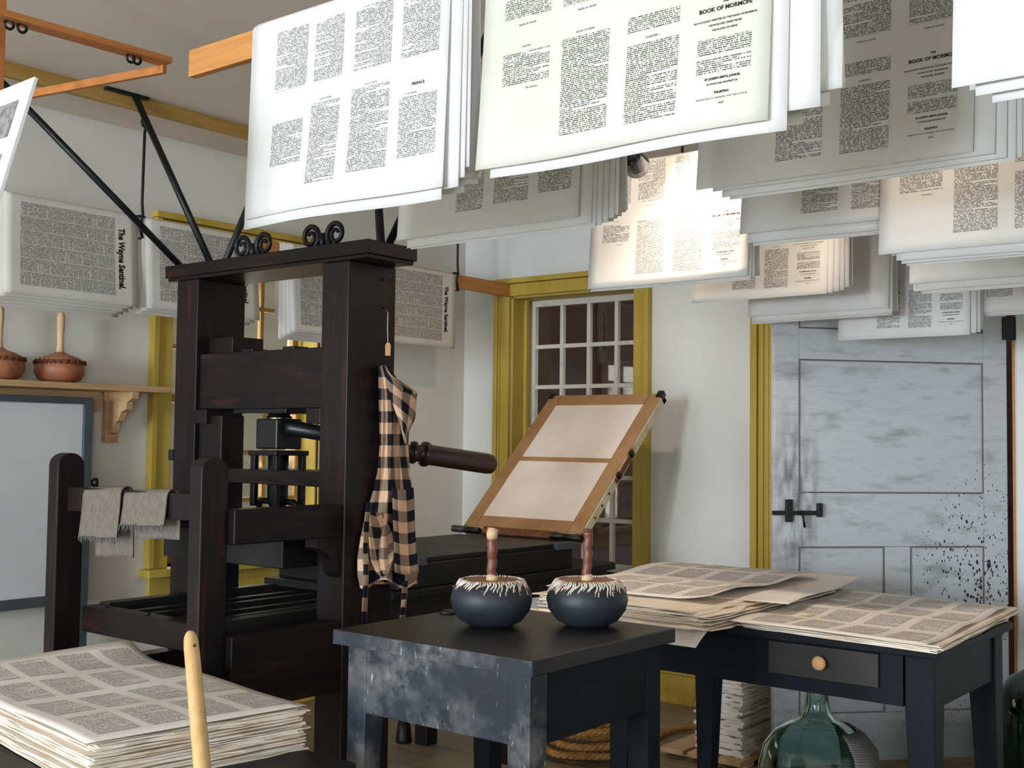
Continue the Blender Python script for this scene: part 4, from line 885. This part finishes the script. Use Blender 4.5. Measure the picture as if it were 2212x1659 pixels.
# two nails with twine and a little tag above the apron
tg = thing('tagged_string', ony(838, 770, 2.745), 'small wooden tag on white twine strung from nails on the press cheek', 'tag')
for (a, b) in (((823, 606), (845, 596)), ((824, 662), (838, 674))): MB().tube([ony(*a, 2.744), ony(*b, 2.744-.03)], .0022, 6).build('nail', M['lamp_chrome'], tg)
MB().tube([ony(838, 674, 2.712), ony(837, 710, 2.713), ony(838, 738, 2.712)], .0014, 5).build('twine', M['twine'], tg)
c0 = ony(838, 754, 2.712)
MB().prism([(-.0075, -.022), (.0075, -.022), (.0085, .012), (.003, .022), (-.003, .022), (-.0085, .012)], lambda a, b, sd: c0+Vector((a*.78, (.002 if sd else -.002)-a*.5, b))).build('wooden_tag', M['tag'], tg)

# ------------------------------------------------------------------ rags over the towel bar
def rag(y0, w, df, db, seed, label):
    o = hang('rag', (2.1325, y0, 1.1345+.0), AY, NX, w, df, db, .0225, .012, seed, label, 'rag', 'woven rags on the towel bar', .008, mat='rag', solid=.004, tilt=.05, gapb=.012)
    rnd = random.Random(seed); mb = MB()
    for k in range(26):
        u = k/25; p = Vector((2.1325-.0225-.012, y0-u*w, 1.112-df+.05*(u-.5)*w)); l = rnd.uniform(.008, .022)
        mb.tube([p+Vector((0, 0, .004)), p+Vector((rnd.uniform(-.003, .003), rnd.uniform(-.003, .003), -l*.6)), p+Vector((rnd.uniform(-.005, .005), rnd.uniform(-.006, .006), -l))], [.0018, .0015, .0008], 4)
    mb.build('fringe', M['knit'], o)['kind'] = 'stuff'
    return o
ya = onx(180, 1065, 2.11).y; yb = onx(262, 1065, 2.11).y; yc = onx(268, 1065, 2.11).y; yd = onx(362, 1065, 2.11).y
rag(min(ya, 3.535), min(ya, 3.535)-yb, .135, .20, 41, 'longer striped woven rag over the towel bar beside the far post')
rag(yc, yc-yd, .085, .13, 42, 'shorter striped woven rag over the middle of the towel bar')

# ------------------------------------------------------------------ rope, demijohn, knit cloth
def rope(name, pts, R_, label, group=None):
    pts = [Vector(p) for p in pts]; fine = []
    for i in range(len(pts)-1):
        p0, p1, p2, p3 = pts[max(i-1, 0)], pts[i], pts[i+1], pts[min(i+2, len(pts)-1)]
        m = max(2, int((p2-p1).length/.012))
        for k in range(m):
            t_ = k/m; fine.append(.5*((2*p1)+(p2-p0)*t_+(2*p0-5*p1+4*p2-p3)*t_*t_+(3*p1-p0-3*p2+p3)*t_**3))
    root = thing(name, Vector((pts[0].x, pts[0].y, 0)), label, 'rope', group)
    for st_ in range(3):
        out = []; upv = Vector((0, 0, 1)); s_ = 0
        for i, p in enumerate(fine):
            d = (fine[min(i+1, len(fine)-1)]-fine[max(i-1, 0)]).normalized(); sd = d.cross(upv)
            sd = sd.normalized() if sd.length > .05 else Vector((1, 0, 0)); u2 = sd.cross(d)
            if i: s_ += (p-fine[i-1]).length
            a = s_/.075*2*PI+st_*2*PI/3; out.append(p+(sd*math.cos(a)+u2*math.sin(a))*R_*.52)
        MB().tube(out, R_*.56, 6).build('strand', M['rope'], root)
    return root
rc = onz(1268, 1628, 0); rnd = random.Random(3); pts = []
for k in range(11*14):
    a = k*2*PI/14; lp = k//14; rr = .185-.022*(lp*3 % 5)+rnd.uniform(-.014, .014)
    pts.append((rc.x+math.cos(a)*rr+.02*math.sin(lp*2.1), rc.y+math.sin(a)*rr*1.15+.02*math.cos(lp*1.7), .03+.019*lp+.03*(lp/11)*math.sin(a+lp*1.9)+.005))
rope('rope_coil', pts, .016, 'coil of tan hemp rope on the floor under the ink table')
g = lambda px, py: onz(px, py, .018)
rope('rope', [g(1418, 1592), g(1450, 1578), g(1490, 1572), g(1520, 1577), g(1560, 1590), g(1600, 1602), g(1640, 1612), g(1665, 1614), g(1700, 1612)], .014, 'loose end of tan rope trailing across the floor toward the paper pile')
dj = Vector((3.543, 1.571, 0))
d_ = thing('demijohn', dj, 'large green glass demijohn standing under the work table', 'glass bottle')
outer = [(0, .004), (.10, .002), (.15, .02), (.178, .09), (.186, .20), (.182, .28), (.165, .345), (.13, .392), (.085, .418), (.056, .432), (.045, .448), (.038, .475), (.034, .512), (.037, .516), (.037, .53), (.031, .53)]
inner = [(.028, .528), (.029, .475), (.036, .446), (.05, .426), (.08, .412), (.126, .386), (.160, .341), (.177, .277), (.181, .20), (.173, .094), (.146, .028), (.10, .012), (0, .014)]
MB().lathe(outer+inner, dj, 48).build('glass_body', M['bottle_glass'], d_)
a_c = math.atan2(rt.y, rt.x)
kc = MB().lathe([(.194, .03), (.196, .12), (.197, .2), (.194, .28), (.178, .345), (.145, .388), (.12, .405)], dj, 26, a_c-1.15, a_c+.9, sq=lambda a, z: 1+.018*math.sin(9*a+z*14))
tag(kc.build('knit_cloth', M['knit'], None, 0, .006), 'grey knitted cloth draped over the side of the green demijohn', 'cloth')

c2 = Vector((4.66, 1.15, 0))
d2 = thing('demijohn', c2, 'dark green glass demijohn on the floor at the right edge of the picture', 'glass bottle')
M['dark_glass'] = glass('dark_green_glass', lin('5f7f72'), .03, 0)
MB().lathe([(r_*1.12, z_*1.12) for r_, z_ in outer+inner], c2, 48).build('glass_body', M['dark_glass'], d2)
# ------------------------------------------------------------------ peel handle leaning on the pile, lamp
pa = onx(411, 1366, 1.30); pb = onx(437, 1659, 1.20); dd = (pb-pa).normalized(); pe = pa+dd*(pa.z/-dd.z)
pl = thing('wooden_peel', Vector((pe.x, pe.y, 0)), 'long pale wooden peel handle leaning before the thick paper pile', 'peel')
nrm = [pa+dd*t_ for t_ in (0, .004, .012, .022, .04)]
MB().tube(nrm+[pa+dd*.35, pe], [.006, .011, .0145, .0165, .0175, .0185, .019], 10, flat=.8).build('handle', M['wood_handle'], pl)
hp = onx(424, 1391, 1.29); MB().lathe([(0, .001), (.0028, .001), (.0028, 0)], hp-fw*.012, 10, ax=-fw).build('hanging_hole', M['black'], pl)
def spot_lamp(lo, aim, energy, label, drop):
    lm = thing('spot_lamp', lo, label, 'lamp', 'spot lamps under the ceiling')
    ld = (aim-lo).normalized(); back = lo-ld*.10
    MB().lathe([(.0, 0), (.022, .0), (.03, .03), (.035, .10), (.04, .13), (.036, .13), (.032, .10), (.024, .04)], back, 24, ax=ld).build('shade', M['lamp_chrome'], lm)
    MB().lathe([(0, .0), (.016, .01), (.02, .03), (.014, .05), (0, .055)], back+ld*.04, 16, ax=ld).build('bulb', M['bulb'], lm)
    MB().tube([back, back+Vector((0, 0, .12)), Vector((back.x, back.y, CEIL))], .008, 8).build('stem', M['lamp_chrome'], lm)
    sl = bpy.data.lights.new('spot_lamp_light', 'SPOT'); sl.energy = energy; sl.color = (1, .80, .62); sl.spot_size = 1.9; sl.spot_blend = .7; sl.shadow_soft_size = .03
    so = bpy.data.objects.new('spot_lamp_light', sl); col.objects.link(so); so.location = back+ld*.115; so.rotation_euler = ld.to_track_quat('-Z', 'Y').to_euler()
spot_lamp(onx(1372, 352, 2.98), onx(1425, 440, 3.41), 10, 'small metal spot lamp glowing between the hanging bundles above the window', 0)
spot_lamp(onx(1930, 215, 2.72), Vector((3.06, .95, 1.95)), 2.5, 'added spot lamp hidden above the shaded upper right bundle', 0)  # unseen lamp added to warm and brighten the bundles behind
spot_lamp(onx(1765, 470, 3.62), Vector((3.98, 2.0, 1.98)), 5, 'added spot lamp hidden behind the hanging bundles before the door casing', 0)  # added lamp, out of sight, lifting the far bundle's brightness
spot_lamp(onx(1480, 215, 3.25), Vector((3.5, 1.7, .75)), 40, 'spot lamp hidden above the lamp-lit bundle, aimed down at the work table', 0)
spot_lamp(onx(1250, 190, 3.55), Vector((4.3, 3.1, 1.1)), 30, 'spot lamp hidden behind the cream title-page bundle, aimed down at the tympan', 0)
